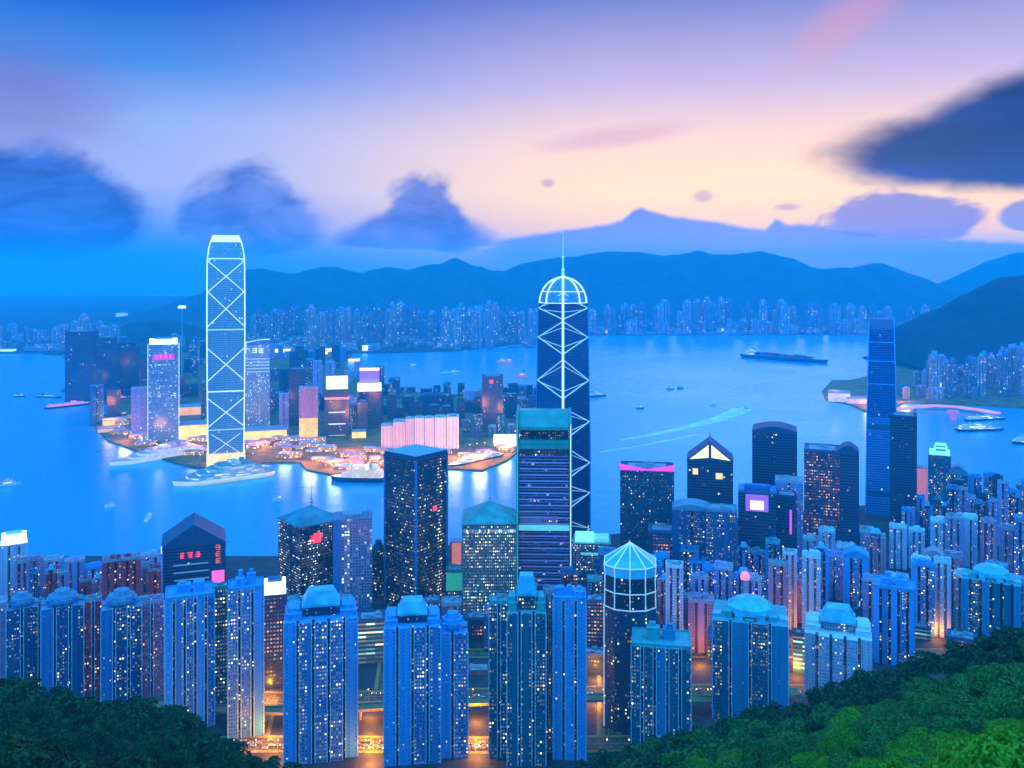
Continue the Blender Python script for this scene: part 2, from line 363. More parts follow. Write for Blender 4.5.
def pix(x0, x1, yt, D, dr, rot=0.0):
    """ground point, turn, width and roof height of a tower whose outline spans these columns"""
    pc = (x0 + x1) / 2; az = math.atan((pc - CX) / F)
    W = (x1 - x0) / F * D * math.cos(az)
    d = W * dr
    if rot:
        q = abs(math.cos(rot)) + dr * abs(math.sin(rot)); W = W / q; d = W * dr
    back = D + (d if not rot else (d * abs(math.cos(rot)) + W * abs(math.sin(rot))))
    yc = D + (back - D) / 2
    z = Z(yt, back)
    return (X(pc, yc), yc), -az + rot, W, d, z
GROUND = 4.0
def tower(kind, x0, x1, yt, D, st, label, cat='tower', dr=.8, rot=0., plan='lobed', nf=3, ns=2, roof='boxes', rh=None, pat=None,
          edges=None, group=None, seed=None, mast=0, band=None, sign=None, z0=GROUND, dep=4., nw=2.6, bow=0.):
    rng = random.Random(seed if seed is not None else int(x0 * 7 + yt * 13 + D))
    (x, y), rz, W, d, zt = pix(x0, x1, yt, D, dr, R(rot))
    rh = rh if rh is not None else (6 if roof == 'boxes' else 0)
    zb = zt - rh
    t = thing(kind, label, cat, (x, y, z0), rz, group)
    h = zb - z0
    ms = list(style(st)) if isinstance(st, str) else list(st)
    mb = MB()
    if plan == 'lobed':
        pts, tg = lobed(W, d, nf, ns, nw, dep, bow)
        pat_ = pat or (0, 0, 1)
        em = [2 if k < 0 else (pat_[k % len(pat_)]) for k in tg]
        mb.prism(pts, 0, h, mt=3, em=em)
    elif plan == 'round':
        pts = ngon(W / 2, 20, 0, d / 2); mb.prism(pts, 0, h, 0, 3)
    elif plan == 'oct':
        c = .22; pts = [(-W/2+c*W, -d/2), (W/2-c*W, -d/2), (W/2, -d/2+c*W), (W/2, d/2-c*W), (W/2-c*W, d/2), (-W/2+c*W, d/2), (-W/2, d/2-c*W), (-W/2, -d/2+c*W)]
        mb.prism(pts, 0, h, mt=3, em=[0, 1, 0, 1, 0, 1, 0, 1] if pat is None else pat)
    else:
        pts = rect(W, d); mb.prism(pts, 0, h, 0, 3, em=pat)
    mb.build('tower_body', ms, t)
    s = 1.04 if roof not in ('none',) else 1
    # roof works
    if roof in ('boxes', 'flat', 'tank'):
        p = MB(); P_ = rect(W, d) if plan not in ('round', 'oct') else pts
        p.prism([(a * 1.012, b * 1.012) for a, b in P_], h - 1.2, h + .6, 0, 0)
        for k in range(len(P_)):      # parapet walls round the roof
            a, b = P_[k], P_[(k + 1) % len(P_)]
            L = math.hypot(b[0] - a[0], b[1] - a[1])
            ux, uy = (b[0] - a[0]) / L, (b[1] - a[1]) / L
            i_ = (-uy * .8, ux * .8)
            p.prism([(a[0], a[1]), (b[0], b[1]), (b[0] + i_[0], b[1] + i_[1]), (a[0] + i_[0], a[1] + i_[1])], h + .6, h + 1.9, 0, 0)
        p.build('parapet', ms[3], t)
    if roof == 'boxes' or roof == 'flat':
        if roof == 'boxes':
            n = rng.choice([2, 3, 3])
            for k in range(n):
                q = MB(); bw_, bd = W * rng.uniform(.2, .34), d * rng.uniform(.25, .5)
                q.box((k - (n - 1) / 2) * W * .3 + rng.uniform(-.03, .03) * W, rng.uniform(-.1, .15) * d, h + .6, bw_, bd, rh * rng.uniform(.5, .95))
                q.box((k - (n - 1) / 2) * W * .3, .05 * d, h + rh * .5, bw_ * .5, bd * .5, rh * rng.uniform(.3, .6))
                q.build('lift_housing', ms[rng.choice([1, 3])], t)
        else:
            q = MB(); q.box(0, 0, h + .6, W * .72, d * .66, .8)
            for k in range(5):
                q.box(rng.uniform(-.33, .33) * W, rng.uniform(-.3, .3) * d, h + .6, W * rng.uniform(.08, .2), d * rng.uniform(.08, .2), rng.uniform(1.8, 4.3))
            q.build('roof_plant', CONC, t)
    if roof == 'tank':
        q = MB(); q.prism(ngon(W * .34, 14), h + .6, h + rh * .55, 0, 0); q.prism(ngon(W * .24, 14), h + rh * .55, h + rh, 0, 0); q.build('round_crown', ms[3], t)
    if roof == 'round':          # swelling drum crown on a housing tower
        q = MB(); r = W * .42
        q.prism(ngon(r * .8, 12, .2), h, h + rh * .22, 0, 0, sx=1.12)
        q.prism(ngon(r * .95, 12, .2), h + rh * .22, h + rh * .42, 0, 0, bottom=True)
        q.prism(ngon(r * .86, 12, .2), h + rh * .42, h + rh * .66, 0, 0, sx=.92)
        q.prism(ngon(r * .55, 12, .2), h + rh * .66, h + rh, 0, 0, sx=.8)
        q.build('round_crown', ms[3], t)
        for k in range(4):
            q = MB(); a = k * 1.57 + .8; q.box(math.cos(a) * W * .4, math.sin(a) * d * .4, h, W * .14, d * .14, rh * .5); q.build('roof_turret', ms[1], t)
    if roof == 'pyr':
        q = MB(); P_ = [(a * 1.05, b * 1.05) for a, b in rect(W, d)]
        q.prism(P_, h - .5, h + .8, 0, 0); q.pyramid([(a * .98, b * .98) for a, b in P_], h + .8, h + rh, 0); q.build('pyramid_roof', GRROOF, t)
        q = MB(); q.tube((0, 0, h + rh - 1), (0, 0, h + rh + W * .16), .5, .15); q.box(0, 0, h + rh + W * .04, 2.0, 2.0, 1.2); q.build('finial', GRROOF, t)
    if roof == 'cap':            # stepped trapezoid cap over the lift core
        q = MB(); wc, dc = W * .5, d * .55
        q.prism(rect(wc * .84, dc * .84), h, h + rh * .42, 0, 0); q.build('lift_housing', ms[2], t)
        q = MB(); q.prism(rect(wc * 1.05, dc * 1.05), h + rh * .42, h + rh * .52, 0, 0, bottom=True)
        q.prism(rect(wc * 1.0, dc), h + rh * .52, h + rh, 0, 0, sx=.68); q.build('roof_cap', CYROOF, t)
        for sg in (-1, 1):
            q = MB(); q.prism([(a + sg * W * .37, b) for a, b in rect(W * .22, d * .7)], h, h + rh * .25, 0, 0, bottom=True)
            q.prism([(a + sg * W * .37, b) for a, b in rect(W * .16, d * .5)], h + rh * .25, h + rh * .4, 0, 0); q.build('wing_roof', ms[3], t)
    if roof == 'dome':           # low faceted dome with a ragged ring of turrets
        q = MB(); P8 = ngon(W * .34, 8, .39, d * .42)
        q.prism(P8, h + rh * .2, h + rh * .5, 0, 0, sx=.96, bottom=True); q.prism([(a * .94, b * .94) for a, b in P8], h + rh * .5, h + rh * .8, 0, 0, sx=.66)
        q.pyramid([(a * .6, b * .6) for a, b in P8], h + rh * .8, h + rh); q.build('domed_roof', CYROOF, t)
        q = MB(); q.prism([(a * .9, b * .9) for a, b in P8], h, h + rh * .2, 0, 0); q.build('lift_housing', ms[2], t)
        for k in range(7):
            q = MB(); q.box((k - 3) * W * .15, -d * .36 + abs(k - 3) * d * .06, h, W * .11, d * .2, rh * (.12 + .12 * ((k * 5) % 3))); q.build('roof_turret', ms[3] if k % 2 else CYROOF, t)
    if roof == 'gable':
        q = MB(); w2 = W / 2 * 1.02; d2 = d / 2 * 1.02
        q.prism([(a, b) for a, b in rect(w2 * 2, d2 * 2)], h - .8, h, 0, 0)
        fr = [(-w2, -d2, h), (w2, -d2, h), (0, -d2, h + rh)]; bk_ = [(-w2, d2, h), (w2, d2, h), (0, d2, h + rh)]
        q.face(fr); q.face(bk_[::-1]); q.face([fr[1], bk_[1], bk_[2], fr[2]]); q.face([bk_[0], fr[0], fr[2], bk_[2]]); q.build('gable_roof', ms[3], t)
    if roof == 'arch':           # curved lid
        q = MB(); n = 8; d2 = d / 2
        xs = [-W / 2 + W * k / n for k in range(n + 1)]; zs = [h + rh * (.25 + .75 * math.sin(math.pi * k / n)) for k in range(n + 1)]
        q.face([(x_, -d2, z_) for x_, z_ in zip(xs, zs)][::-1] + [(-W / 2, -d2, h - .4), (W / 2, -d2, h - .4)])
        q.face([(x_, d2, z_) for x_, z_ in zip(xs, zs)] + [(W / 2, d2, h - .4), (-W / 2, d2, h - .4)])
        for k in range(n): q.face([(xs[k], -d2, zs[k]), (xs[k + 1], -d2, zs[k + 1]), (xs[k + 1], d2, zs[k + 1]), (xs[k], d2, zs[k])])
        for sg in (-1, 1): q.face([(sg * W / 2, -d2, h - .4), (sg * W / 2, d2, h - .4), (sg * W / 2, d2, zs[0]), (sg * W / 2, -d2, zs[0])])
        q.build('curved_roof', ms[3], t)
    if roof == 'lit':            # floodlit box crown
        q = MB(); q.prism(rect(W * .9, d * .9), h - .5, h + rh, 0, 0); q.build('lit_crown', WHT_B, t)
        q = MB(); q.prism(rect(W * .6, d * .6), h + rh, h + rh * 1.25, 0, 0); q.build('lift_housing', ms[3], t)
    if plan == 'lobed' and D < 860 and h > 60:      # slim pale ribs up the front bays
        bwid = (W - nw * (nf - 1)) / nf
        for k in range(nf):
            for e_ in (0, 1):
                xr_ = -W / 2 + k * (bwid + nw) + e_ * bwid; o_ = bow if (nf > 2 and 0 < k < nf - 1) else 0
                q = MB(); q.box(xr_, -d / 2 - o_ - .15, .2, .75, .9, h + .2); q.build('pilaster', RIB, t)
    if edges:
        for sg in ((-1, 1) if edges == 'both' else ((-1,) if edges == 'left' else (1,))):
            q = MB(); q.box(sg * (W / 2 + .3), -d / 2 - .3, 0, 1.1, 1.1, h + 1.5); q.build('lit_edge', WHT_E, t)
    if mast:
        q = MB(); q.tube((0, 0, h + rh * .6), (0, 0, h + rh + mast), .6, .2); q.build('mast', CONC, t)
    if band:
        for (zz, hh, mm) in band:
            q = MB(); q.prism(rect(W + .8, d + .8), h - zz - hh, h - zz, 0, 0, bottom=True); q.build('lit_band', mm, t)
    t['_h'] = h; t['_w'] = W; t['_d'] = d
    return t
def clean(): 
    for o in SC.objects:
        for k in ('_h', '_w', '_d', '_rh'):
            if k in o: del o[k]

def glyphs(mb, cx, cz, s, n, y, seed, vertical=False):
    """neon brush strokes in character cells"""
    rng = random.Random(seed)
    for i in range(n):
        ox = cx + ((i - (n - 1) / 2) * s * 1.15 if not vertical else 0); oz = cz - ((i - (n - 1) / 2) * s * 1.15 if vertical else 0)
        for k in range(3): mb.box(ox + rng.uniform(-.05, .05) * s, y, oz + (k - 1) * s * .36 - s * .05, s * rng.uniform(.5, .9), .5, s * .11)
        for k in range(2): mb.box(ox + rng.choice([-.25, 0, .25]) * s, y - .1, oz - s * .45, s * .12, .5, s * rng.uniform(.6, .9))

def ships():
    pass
# hull builder -----------------------------------------------------
SHIPW = facade('ship_cabins', (.85, .85, .8), (.3, .28, .2), fh=4.5, bw=14.0, wu=.96, wv=.42, lit=.9, lc=(YEL, (1, .9, .6)), es=.9, blank=0, clump=.2, mech=False)
HULLW = plain('hull_white', (.75, .75, .82), .4); HULLD = plain('hull_dark', (.03, .06, .14), .5); HULLG = plain('hull_green', (.04, .2, .17), .5)
HULLP = plain('hull_lilac', (.65, .35, .5), .5); DECKG = plain('deck_green', (.08, .3, .3), .6); DECKW = plain('deck_pale', (.6, .6, .68), .6); REDH = plain('hull_red', (.45, .03, .07), .5)
def hullpts(L, B, n=10, bow=.28, stern=.12):
    r = []
    for k in range(n + 1):
        f = k / n; x = -L / 2 + L * f
        if f > 1 - bow: wv_ = math.cos((f - (1 - bow)) / bow * math.pi / 2) ** .75
        elif f < stern: wv_ = .72 + .28 * math.sin(f / stern * math.pi / 2)
        else: wv_ = 1
        r.append((x, max(.02, wv_) * B / 2))
    return [(x, -y) for x, y in r] + [(x, y) for x, y in reversed(r)]
def ship(kind, ps, pb, B, label, cat='ship', hull=HULLW, deckm=DECKW, hh=6, decks=3, dh=3.2, house=(-.45, .3), funnel=True, mast=8, emit=None, group=None, cargo=False, cab=None):
    a, b = G(*ps, z=0), G(*pb, z=0); v = b - a; L = v.length; c = (a + b) / 2
    t = thing(kind, label, cat, (c.x, c.y, 0), math.atan2(v.y, v.x), group)
    cab = cab or SHIPW
    P_ = hullpts(L, B); q = MB(); q.prism([(x * .97, y * .85) for x, y in P_], -.8, hh * .55, 0, 1, sx=1.0 / .97, sy=1 / .85); q.prism(P_, hh * .55, hh, 0, 1, sx=1.01)
    q.build('hull', [hull, deckm], t)
    q = MB(); z = hh
    x0, x1 = house[0] * L, house[1] * L
    for k in range(decks):
        f = k / max(1, decks)
        xa, xb = x0 + (x1 - x0) * .06 * k, x1 - (x1 - x0) * .12 * k; wb = B * (.97 - .1 * f)
        ch = min(wb / 2 * .6, (xb - xa) * .2)
        q = MB(); q.prism([(xa, -wb / 2), (xb - ch, -wb / 2), (xb, -wb / 2 + ch), (xb, wb / 2 - ch), (xb - ch, wb / 2), (xa, wb / 2)], z, z + dh, 0, 1)
        q.build('deck', [cab, deckm], t); z += dh
    if L > 60 or not cargo:
        q = MB(); xb = x1 - (x1 - x0) * .12 * decks; q.box(xb - (x1 - x0) * .12, 0, z, (x1 - x0) * .1 + 1, B * .6, dh, 0); q.build('bridge', cab, t)
    if funnel:
        q = MB(); q.prism([(x * 1 + (x0 + (x1 - x0) * .3), y) for x, y in ngon(L * .025 + .5, 8, 0, B * .1)], z, z + dh * 1.8, 0, 0, bottom=True); q.build('funnel', deckm, t)
    if mast:
        q = MB(); q.tube((x1 * .6, 0, z), (x1 * .6, 0, z + mast), .35, .15); q.build('mast', DECKW, t)
    if cargo:
        rng = random.Random(5)
        for k in range(9):
            q = MB(); cx_ = -L * .3 + k * L * .075
            for j in range(3): q.box(cx_, (j - 1) * B * .27, hh + .02, L * .062, B * .25, rng.uniform(5, 13))
            q.build('container_stack', [HULLD, plain('box_steel', (.05, .12, .3)), REDH][k % 3], t)
    return t

# ------------------------------------------------------------------ setting: water, land, hills
def sheet(name, pts, z, mat, zb=None):
    pts = ccw([tuple(p[:2]) for p in pts]); q = MB(); q.prism(pts, zb if zb is not None else z - 5, z, 0, 0)
    # triangulated by blender; keep ngon top
    return q.build(name, mat, kind='structure')
wm = bpy.data.materials.new('harbour_water'); wm.use_nodes = True; t = wm.node_tree; b = t.nodes['Principled BSDF']
b.inputs['Specular Tint'].default_value = (.25, .9, 1, 1); b.inputs['Metallic'].default_value = .55; b.inputs['Base Color'].default_value = (.09, .52, .88, 1); b.inputs['Roughness'].default_value = .16; b.inputs['IOR'].default_value = 1.22
c = E(t, nd(t, 'ShaderNodeTexCoord').outputs['Object'])
n1 = noise(t, c, .02, 5, .6); n2 = noise(t, c, .0022, 3, .5)
bp = nd(t, 'ShaderNodeBump'); bp.inputs['Strength'].default_value = .14; bp.inputs['Distance'].default_value = 6.0
wire(t, n1 + n2 * 1.5, bp.inputs['Height']); t.links.new(bp.outputs[0], b.inputs['Normal'])
t.links.new((n2 * .15 + .2).o, b.inputs['Roughness'])
q = MB(); q.face([(-14500, -1500, 0), (14500, -1500, 0), (14500, 14500, 0), (-14500, 14500, 0)]); q.build('water', wm, kind='structure')

gm = plain('city_ground', (.03, .035, .045), .8, var=.4, scale=.05)
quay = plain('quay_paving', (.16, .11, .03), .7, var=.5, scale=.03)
forest = plain('hill_forest', (.018, .03, .04), .9, var=.5, scale=.01)
def gp(l, z=3.0): return [G(a, b, z) for a, b in l]
near = gp([(-520, 556), (300, 556), (380, 548), (560, 540), (640, 531), (700, 522), (830, 508), (1000, 495), (1650, 492)], 4.0) + [Vector((4000, -1400, 4)), Vector((-3500, -1400, 4))]
sheet('city_ground', near, 4.0, gm)
pen = [(92, 420), (100, 432), (108, 440), (150, 455), (190, 466), (210, 468), (250, 467), (262, 462), (300, 462), (306, 469), (330, 474), (352, 472), (362, 478), (385, 481), (420, 477), (448, 468), (482, 470), (507, 460), (527, 444), (548, 425), (562, 402), (540, 389), (500, 388), (440, 396), (395, 388), (360, 376), (345, 366), (352, 353),
       (350, 338), (80, 338), (60, 350), (66, 362), (72, 384), (60, 390), (108, 404), (114, 411)]
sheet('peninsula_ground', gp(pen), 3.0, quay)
far = [(-420, 353), (60, 353), (74, 351), (385, 353), (450, 351), (490, 347), (540, 341), (590, 335), (700, 333), (880, 334), (960, 335), (1450, 335)]
sheet('far_shore_ground', gp(far, 2.5) + [Vector((14000, 14000, 2)), Vector((-14000, 14000, 2))], 2.5, gm)
rs = [(822, 391), (826, 399), (850, 404), (868, 412), (890, 409), (905, 402), (960, 404), (1030, 408), (1500, 414), (1500, 356), (893, 352), (884, 372), (850, 380), (832, 380)]
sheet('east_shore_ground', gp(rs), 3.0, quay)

def hill(name, prof, Df, Dr, Db, mat, seed, amp=40, label=None):
    """mountain range: skyline profile given at distance Dr, foot at Df, back at Db"""
    rng = random.Random(seed); x0, x1 = prof[0][0], prof[-1][0]
    NX, NY = int((x1 - x0) / 4), 26
    from mathutils import noise as mn
    V, Fc = [], []
    px_ = np.array([p[0] for p in prof]); py_ = np.array([p[1] for p in prof])
    for j in range(NY + 1):
        tt = j / NY
        for i in range(NX + 1):
            px = x0 + (x1 - x0) * i / NX
            xx = X(px, Dr); zr = max(0, Z(float(np.interp(px, px_, py_)), Dr)) + Dr * .0016 * mn.fractal(Vector((xx * .006, seed, 0)), .7, 2.0, 4)
            if tt < .6:
                s = tt / .6; D = Df + (Dr - Df) * s
                base = s ** 1.35
                sp = mn.fractal(Vector((xx * .0016 + seed, D * .0007, seed)), 1.0, 2.0, 5)
                rid = abs(mn.noise(Vector((xx * .0022, seed * 3.1 + D * .0004, 0)))) * 2
                z = zr * base * (1 + (.5 * sp - .75 * rid) * (1 - s) * (1.0 if s > 0 else 0)) + amp * .06 * sp * s
            else:
                s = (tt - .6) / .4; D = Dr + (Db - Dr) * s; z = zr * (1 - s) ** 1.2
            if j == 0 or j == NY: z = -1.0
            V.append((xx, D, z))
    for j in range(NY):
        for i in range(NX):
            a = j * (NX + 1) + i; Fc.append((a, a + 1, a + NX + 2, a + NX + 1))
    me = bpy.data.meshes.new(name); me.from_pydata(V, [], Fc); me.materials.append(mat); me.update()
    me.polygons.foreach_set('use_smooth', [True] * len(me.polygons))
    o = bpy.data.objects.new(name, me); C.objects.link(o); o['kind'] = 'structure'; return o
hill('mountain_range', [(60, 345), (110, 330), (150, 316), (183, 300), (206, 290), (225, 276), (247, 267), (262, 267), (287, 272), (300, 270), (318, 265), (333, 264), (350, 270), (362, 271), (385, 264), (408, 268), (430, 262), (446, 260), (455, 255), (470, 261),
     (488, 268), (504, 269), (520, 262), (545, 256), (575, 254), (592, 251), (605, 248), (640, 249), (665, 253), (684, 251), (698, 247), (712, 251), (730, 252), (745, 251), (760, 248), (780, 253), (793, 255), (800, 258), (812, 265), (828, 267), (843, 265), (856, 266), (866, 263), (880, 260),
     (890, 265), (903, 270), (920, 276), (938, 283), (962, 292), (985, 300), (1020, 312), (1060, 325)], 6900, 8800, 11000, forest, 3)
hill('east_hill', [(880, 352), (893, 328), (905, 320), (925, 311), (940, 305), (958, 295), (975, 286), (990, 278), (1002, 273), (1024, 271), (1050, 268), (1120, 260), (1250, 262), (1400, 275)], 3050, 3900, 4120, plain('hill_forest_dark', (.008, .014, .025), .9, var=.5, scale=.02), 8)
hill('far_peak', [(890, 305), (930, 288), (955, 276), (975, 266), (995, 257), (1012, 252), (1030, 248), (1060, 246), (1120, 244), (1250, 250), (1400, 270)], 9200, 10600, 12000, forest, 11)
hill('low_ridge', [(96, 345), (110, 332), (130, 322), (150, 318), (175, 320), (205, 330), (235, 345)], 4200, 4800, 5600, forest, 17)

# haze: one closed box of even density round the camera and everything built
hz = bpy.data.materials.new('haze'); hz.use_nodes = True; t = hz.node_tree; t.nodes.clear()
pv = nd(t, 'ShaderNodeVolumePrincipled'); pv.inputs['Color'].default_value = HAZE_C + (1,); pv.inputs['Density'].default_value = HAZE_D; pv.inputs['Anisotropy'].default_value = 0.0
o_ = nd(t, 'ShaderNodeOutputMaterial'); t.links.new(pv.outputs[0], o_.inputs['Volume'])
q = MB(); q.box(0, 6750, -6.5, 30000, 17000, 719.5); ho = q.build('haze', hz); ho['kind'] = 'stuff'

# ------------------------------------------------------------------ landmark: braced tower on the far quay
def braced_tower():
    D = 1818; (x, y), rz, W, d, _ = pix(207, 245, 235, D, 1.0, 0)
    t = thing('braced_skyscraper', 'tallest skyscraper, crisscross white lit bracing, rounded crown, rising behind the docked liner', 'skyscraper', (x, y, 3), rz)
    k = F / D
    zt = Z(235, D) - 3
    def zz(py): return Z(py, D) - 3
    hw = W / 2
    def half(z):      # half width narrows towards the crown
        f = z / zt
        if f < .03: return hw * .97
        if f > .88: return hw * (.985 - .30 * ((f - .88) / .12) ** 1.9)
        return hw * (.93 + .07 * math.sin(f * math.pi * .8))
    body = facade('facade_braced', (.34, .42, .48), (.14, .24, .32), fh=4.5, bw=2.2, wu=.8, wv=.6, lit=.012, lc=(COOL, YEL), es=.7, blank=0, stair=0, mech=True)
    q = MB(); zs = [0, zt * .04] + [zt * i / 14 for i in range(1, 13)] + [zt * .9, zt * .94, zt * .97]
    zs = sorted(set(zs))
    for a, b_ in zip(zs[:-1], zs[1:]):
        ha, hb = half(a), half(b_)
        q.prism([(p * ha / .5, r_ * ha / .5) for p, r_ in rect(1, 1)], a, b_, 0, 1, sx=hb / ha)
    q.build('tower_body', [body, style('blue')[3]], t)
    q = MB(); a = zt * .97; q.prism([(p * half(a) * .9 / .5, r_ * half(a) * .9 / .5) for p, r_ in rect(1, 1)], a, zt, 0, 0, sx=.86); q.build('crown', WHT_E, t)
    q = MB(); h = 26; q.prism([(p * (hw + .8) / .5, r_ * (hw + .8) / .5) for p, r_ in rect(1, 1)], 0, h, 0, 0); q.build('lobby', plain('lobby_lamp_glow', (.6, .4, .2), emit=(1, .6, .2), es=1.3, var=.5, scale=.15), t)
    for s1 in (-1, 1):
        for s2 in (-1, 1):
            q = MB(); pts = [(s1 * half(z), s2 * half(z), z) for z in zs] + [(s1 * half(zt * .97) * .8, s2 * half(zt) * .8, zt)]
            q.path(pts, 1.3, n=5); q.build('corner_tube', WHT_E, t)
    for (c, hh, hw_f, r_) in ((249, 13, 1, .8), (276.5, 16, 1, .85), (309, 18, 1, .85), (364.5, 16, .96, .85), (412.5, 14, .96, .85), (444, 10, .8, .55)):
        for face in range(4):
            for sg in (-1, 1):
                a, b_ = zz(c - hh), zz(c + hh)
                pa = (-sg * half(a) * hw_f, -half(a) - .6, a); pb = (sg * half(b_) * hw_f, -half(b_) - .6, b_)
                cs, sn = [(1, 0), (0, 1), (-1, 0), (0, -1)][face]
                rt = lambda p: (p[0] * cs - p[1] * sn, p[0] * sn + p[1] * cs, p[2])
                q = MB(); q.tube(rt(pa), rt(pb), r_, n=4); q.build('brace', WHT_E, t)
    for py, th in ((392, 2.2), (330, 1.2), (430, .8), (259, 1.5)):
        z = zz(py); q = MB(); q.prism([(p * (half(z) + .5) / .5, r_ * (half(z) + .5) / .5) for p, r_ in rect(1, 1)], z, z + th, 0, 0, bottom=True); q.build('lit_band', WHT_E, t)
braced_tower()

# landmark: dark blue tower with white mast and diagonals
def mast_tower():
    D = 1250; x0, x1 = 535.5, 590.5
    (x, y), rz, W, d, _ = pix(x0, x1, 300, D, 1.0, R(45))
    t = thing('mast_skyscraper', 'dark blue skyscraper with white central mast, zigzag diagonals, latticed dome and needle spire', 'skyscraper', (x, y, 4), rz)
    hd = W / math.sqrt(2); s = 1 / F * D
    def zz(py): return Z(py, y) - 4
    zt = zz(303)
    glass = facade('facade_deep_glass', (.012, .05, .17), (.008, .045, .16), fh=4, bw=2, wu=.9, wv=.9, lit=.001, lc=(COOL, COOL), es=.5, blank=0, stair=0)
    sq = rect(W, W)
    q = MB(); q.prism(sq, 0, zz(440), 0, 1); q.prism(sq, zz(440), zt, 0, 1, sx=.9); q.build('tower_body', [glass, style('glass')[3]], t)
    def P3(u, py, o=.9):    # u -1..1 across the two front faces (0 = front edge)
        f = .9 + .1 * min(1, max(0, (zt - zz(py)) / (zt - zz(440))))
        a = W / 2 * f + o
        c = (-a, -a)        # front corner in the tower's own frame
        e = (a, -a) if u > 0 else (-a, a)
        k = abs(u); return (c[0] + (e[0] - c[0]) * k, c[1] + (e[1] - c[1]) * k, zz(py))
    q = MB(); q.path([P3(0, 275, 1.2), P3(0, 440, 1.2), P3(0, 560, 1.2)], 1.9, n=6); q.build('front_mast', WHT_E, t)
    for k, e in enumerate((308, 337, 380, 421, 462, 492, 528)):
        for sg in (-1, 1):
            a1, a2 = [(292, 318), (320, 352), (357, 395), (404, 436), (440, 476), (477, 506), (511, 545)][k]
            q = MB(); q.tube(P3(0, a1), P3(sg * .97, e), .85, n=4); q.build('brace', STEEL, t)
            q = MB(); q.tube(P3(sg * .97, e), P3(0, a2), .85, n=4); q.build('brace', STEEL, t)
            q = MB(); q.tube(P3(sg * .88, e - 1.5), P3(0, a1 + 6), .5, n=4); q.build('brace', STEEL, t)
            q = MB(); q.tube(P3(sg * .9, e + 1.5), P3(0, a2 - 7), .55, n=4); q.build('brace', STEEL, t)
    for sg in (-1, 1):
        q = MB(); q.path([P3(sg, 304, .6), P3(sg, 440, .6), P3(sg, 560, .6)], .7, n=4); q.build('corner_tube', style('glass')[1], t)
    # lattice dome
    r = hd * .88; hz_ = zz(277) - zt
    base = MB(); n = 10
    prev = None
    for k in range(n):
        a0, a1 = k / n * math.pi / 2, (k + 1) / n * math.pi / 2
        base.prism([(p[0] * math.cos(a0), p[1] * math.cos(a0)) for p in ngon(r * .93, 20)], zt + hz_ * math.sin(a0) * .97, zt + hz_ * math.sin(a1) * .97, 0, 0, sx=max(.02, math.cos(a1) / math.cos(a0)))
    dome = base.build('dome', style('glass')[1], t)
    for k in range(4):
        ph = math.pi / 4 * k
        q = MB(); pts = [(r * math.cos(a) * math.cos(ph), r * math.cos(a) * math.sin(ph), zt + hz_ * math.sin(a)) for a in [math.pi * i / 16 for i in range(17)]]
        q.path(pts, 1.2, n=4); q.build('dome_rib', WHT_E, dome)
    for f in (.02, .45):
        rr, z = r * math.cos(math.asin(f)), zt + hz_ * f
        q = MB(); pts = [(rr * math.cos(a), rr * math.sin(a), z) for a in [2 * math.pi * i / 20 for i in range(21)]]; q.path(pts, .7, n=4); q.build('dome_ring', WHT_E, dome)
    q = MB(); z0 = zt + hz_ - 1
    q.tube((0, 0, z0), (0, 0, z0 + 10), 3.2, 1.6); q.tube((0, 0, z0 + 10), (0, 0, z0 + 13), 2.6, 2.6); q.tube((0, 0, z0 + 13), (0, 0, zz(258)), 1.3, .9)
    q.tube((0, 0, zz(258)), (0, 0, zz(256.5)), 2, 2); q.tube((0, 0, zz(256.5)), (0, 0, zz(230)), .75, .2); q.build('spire', STEEL, t)
mast_tower()

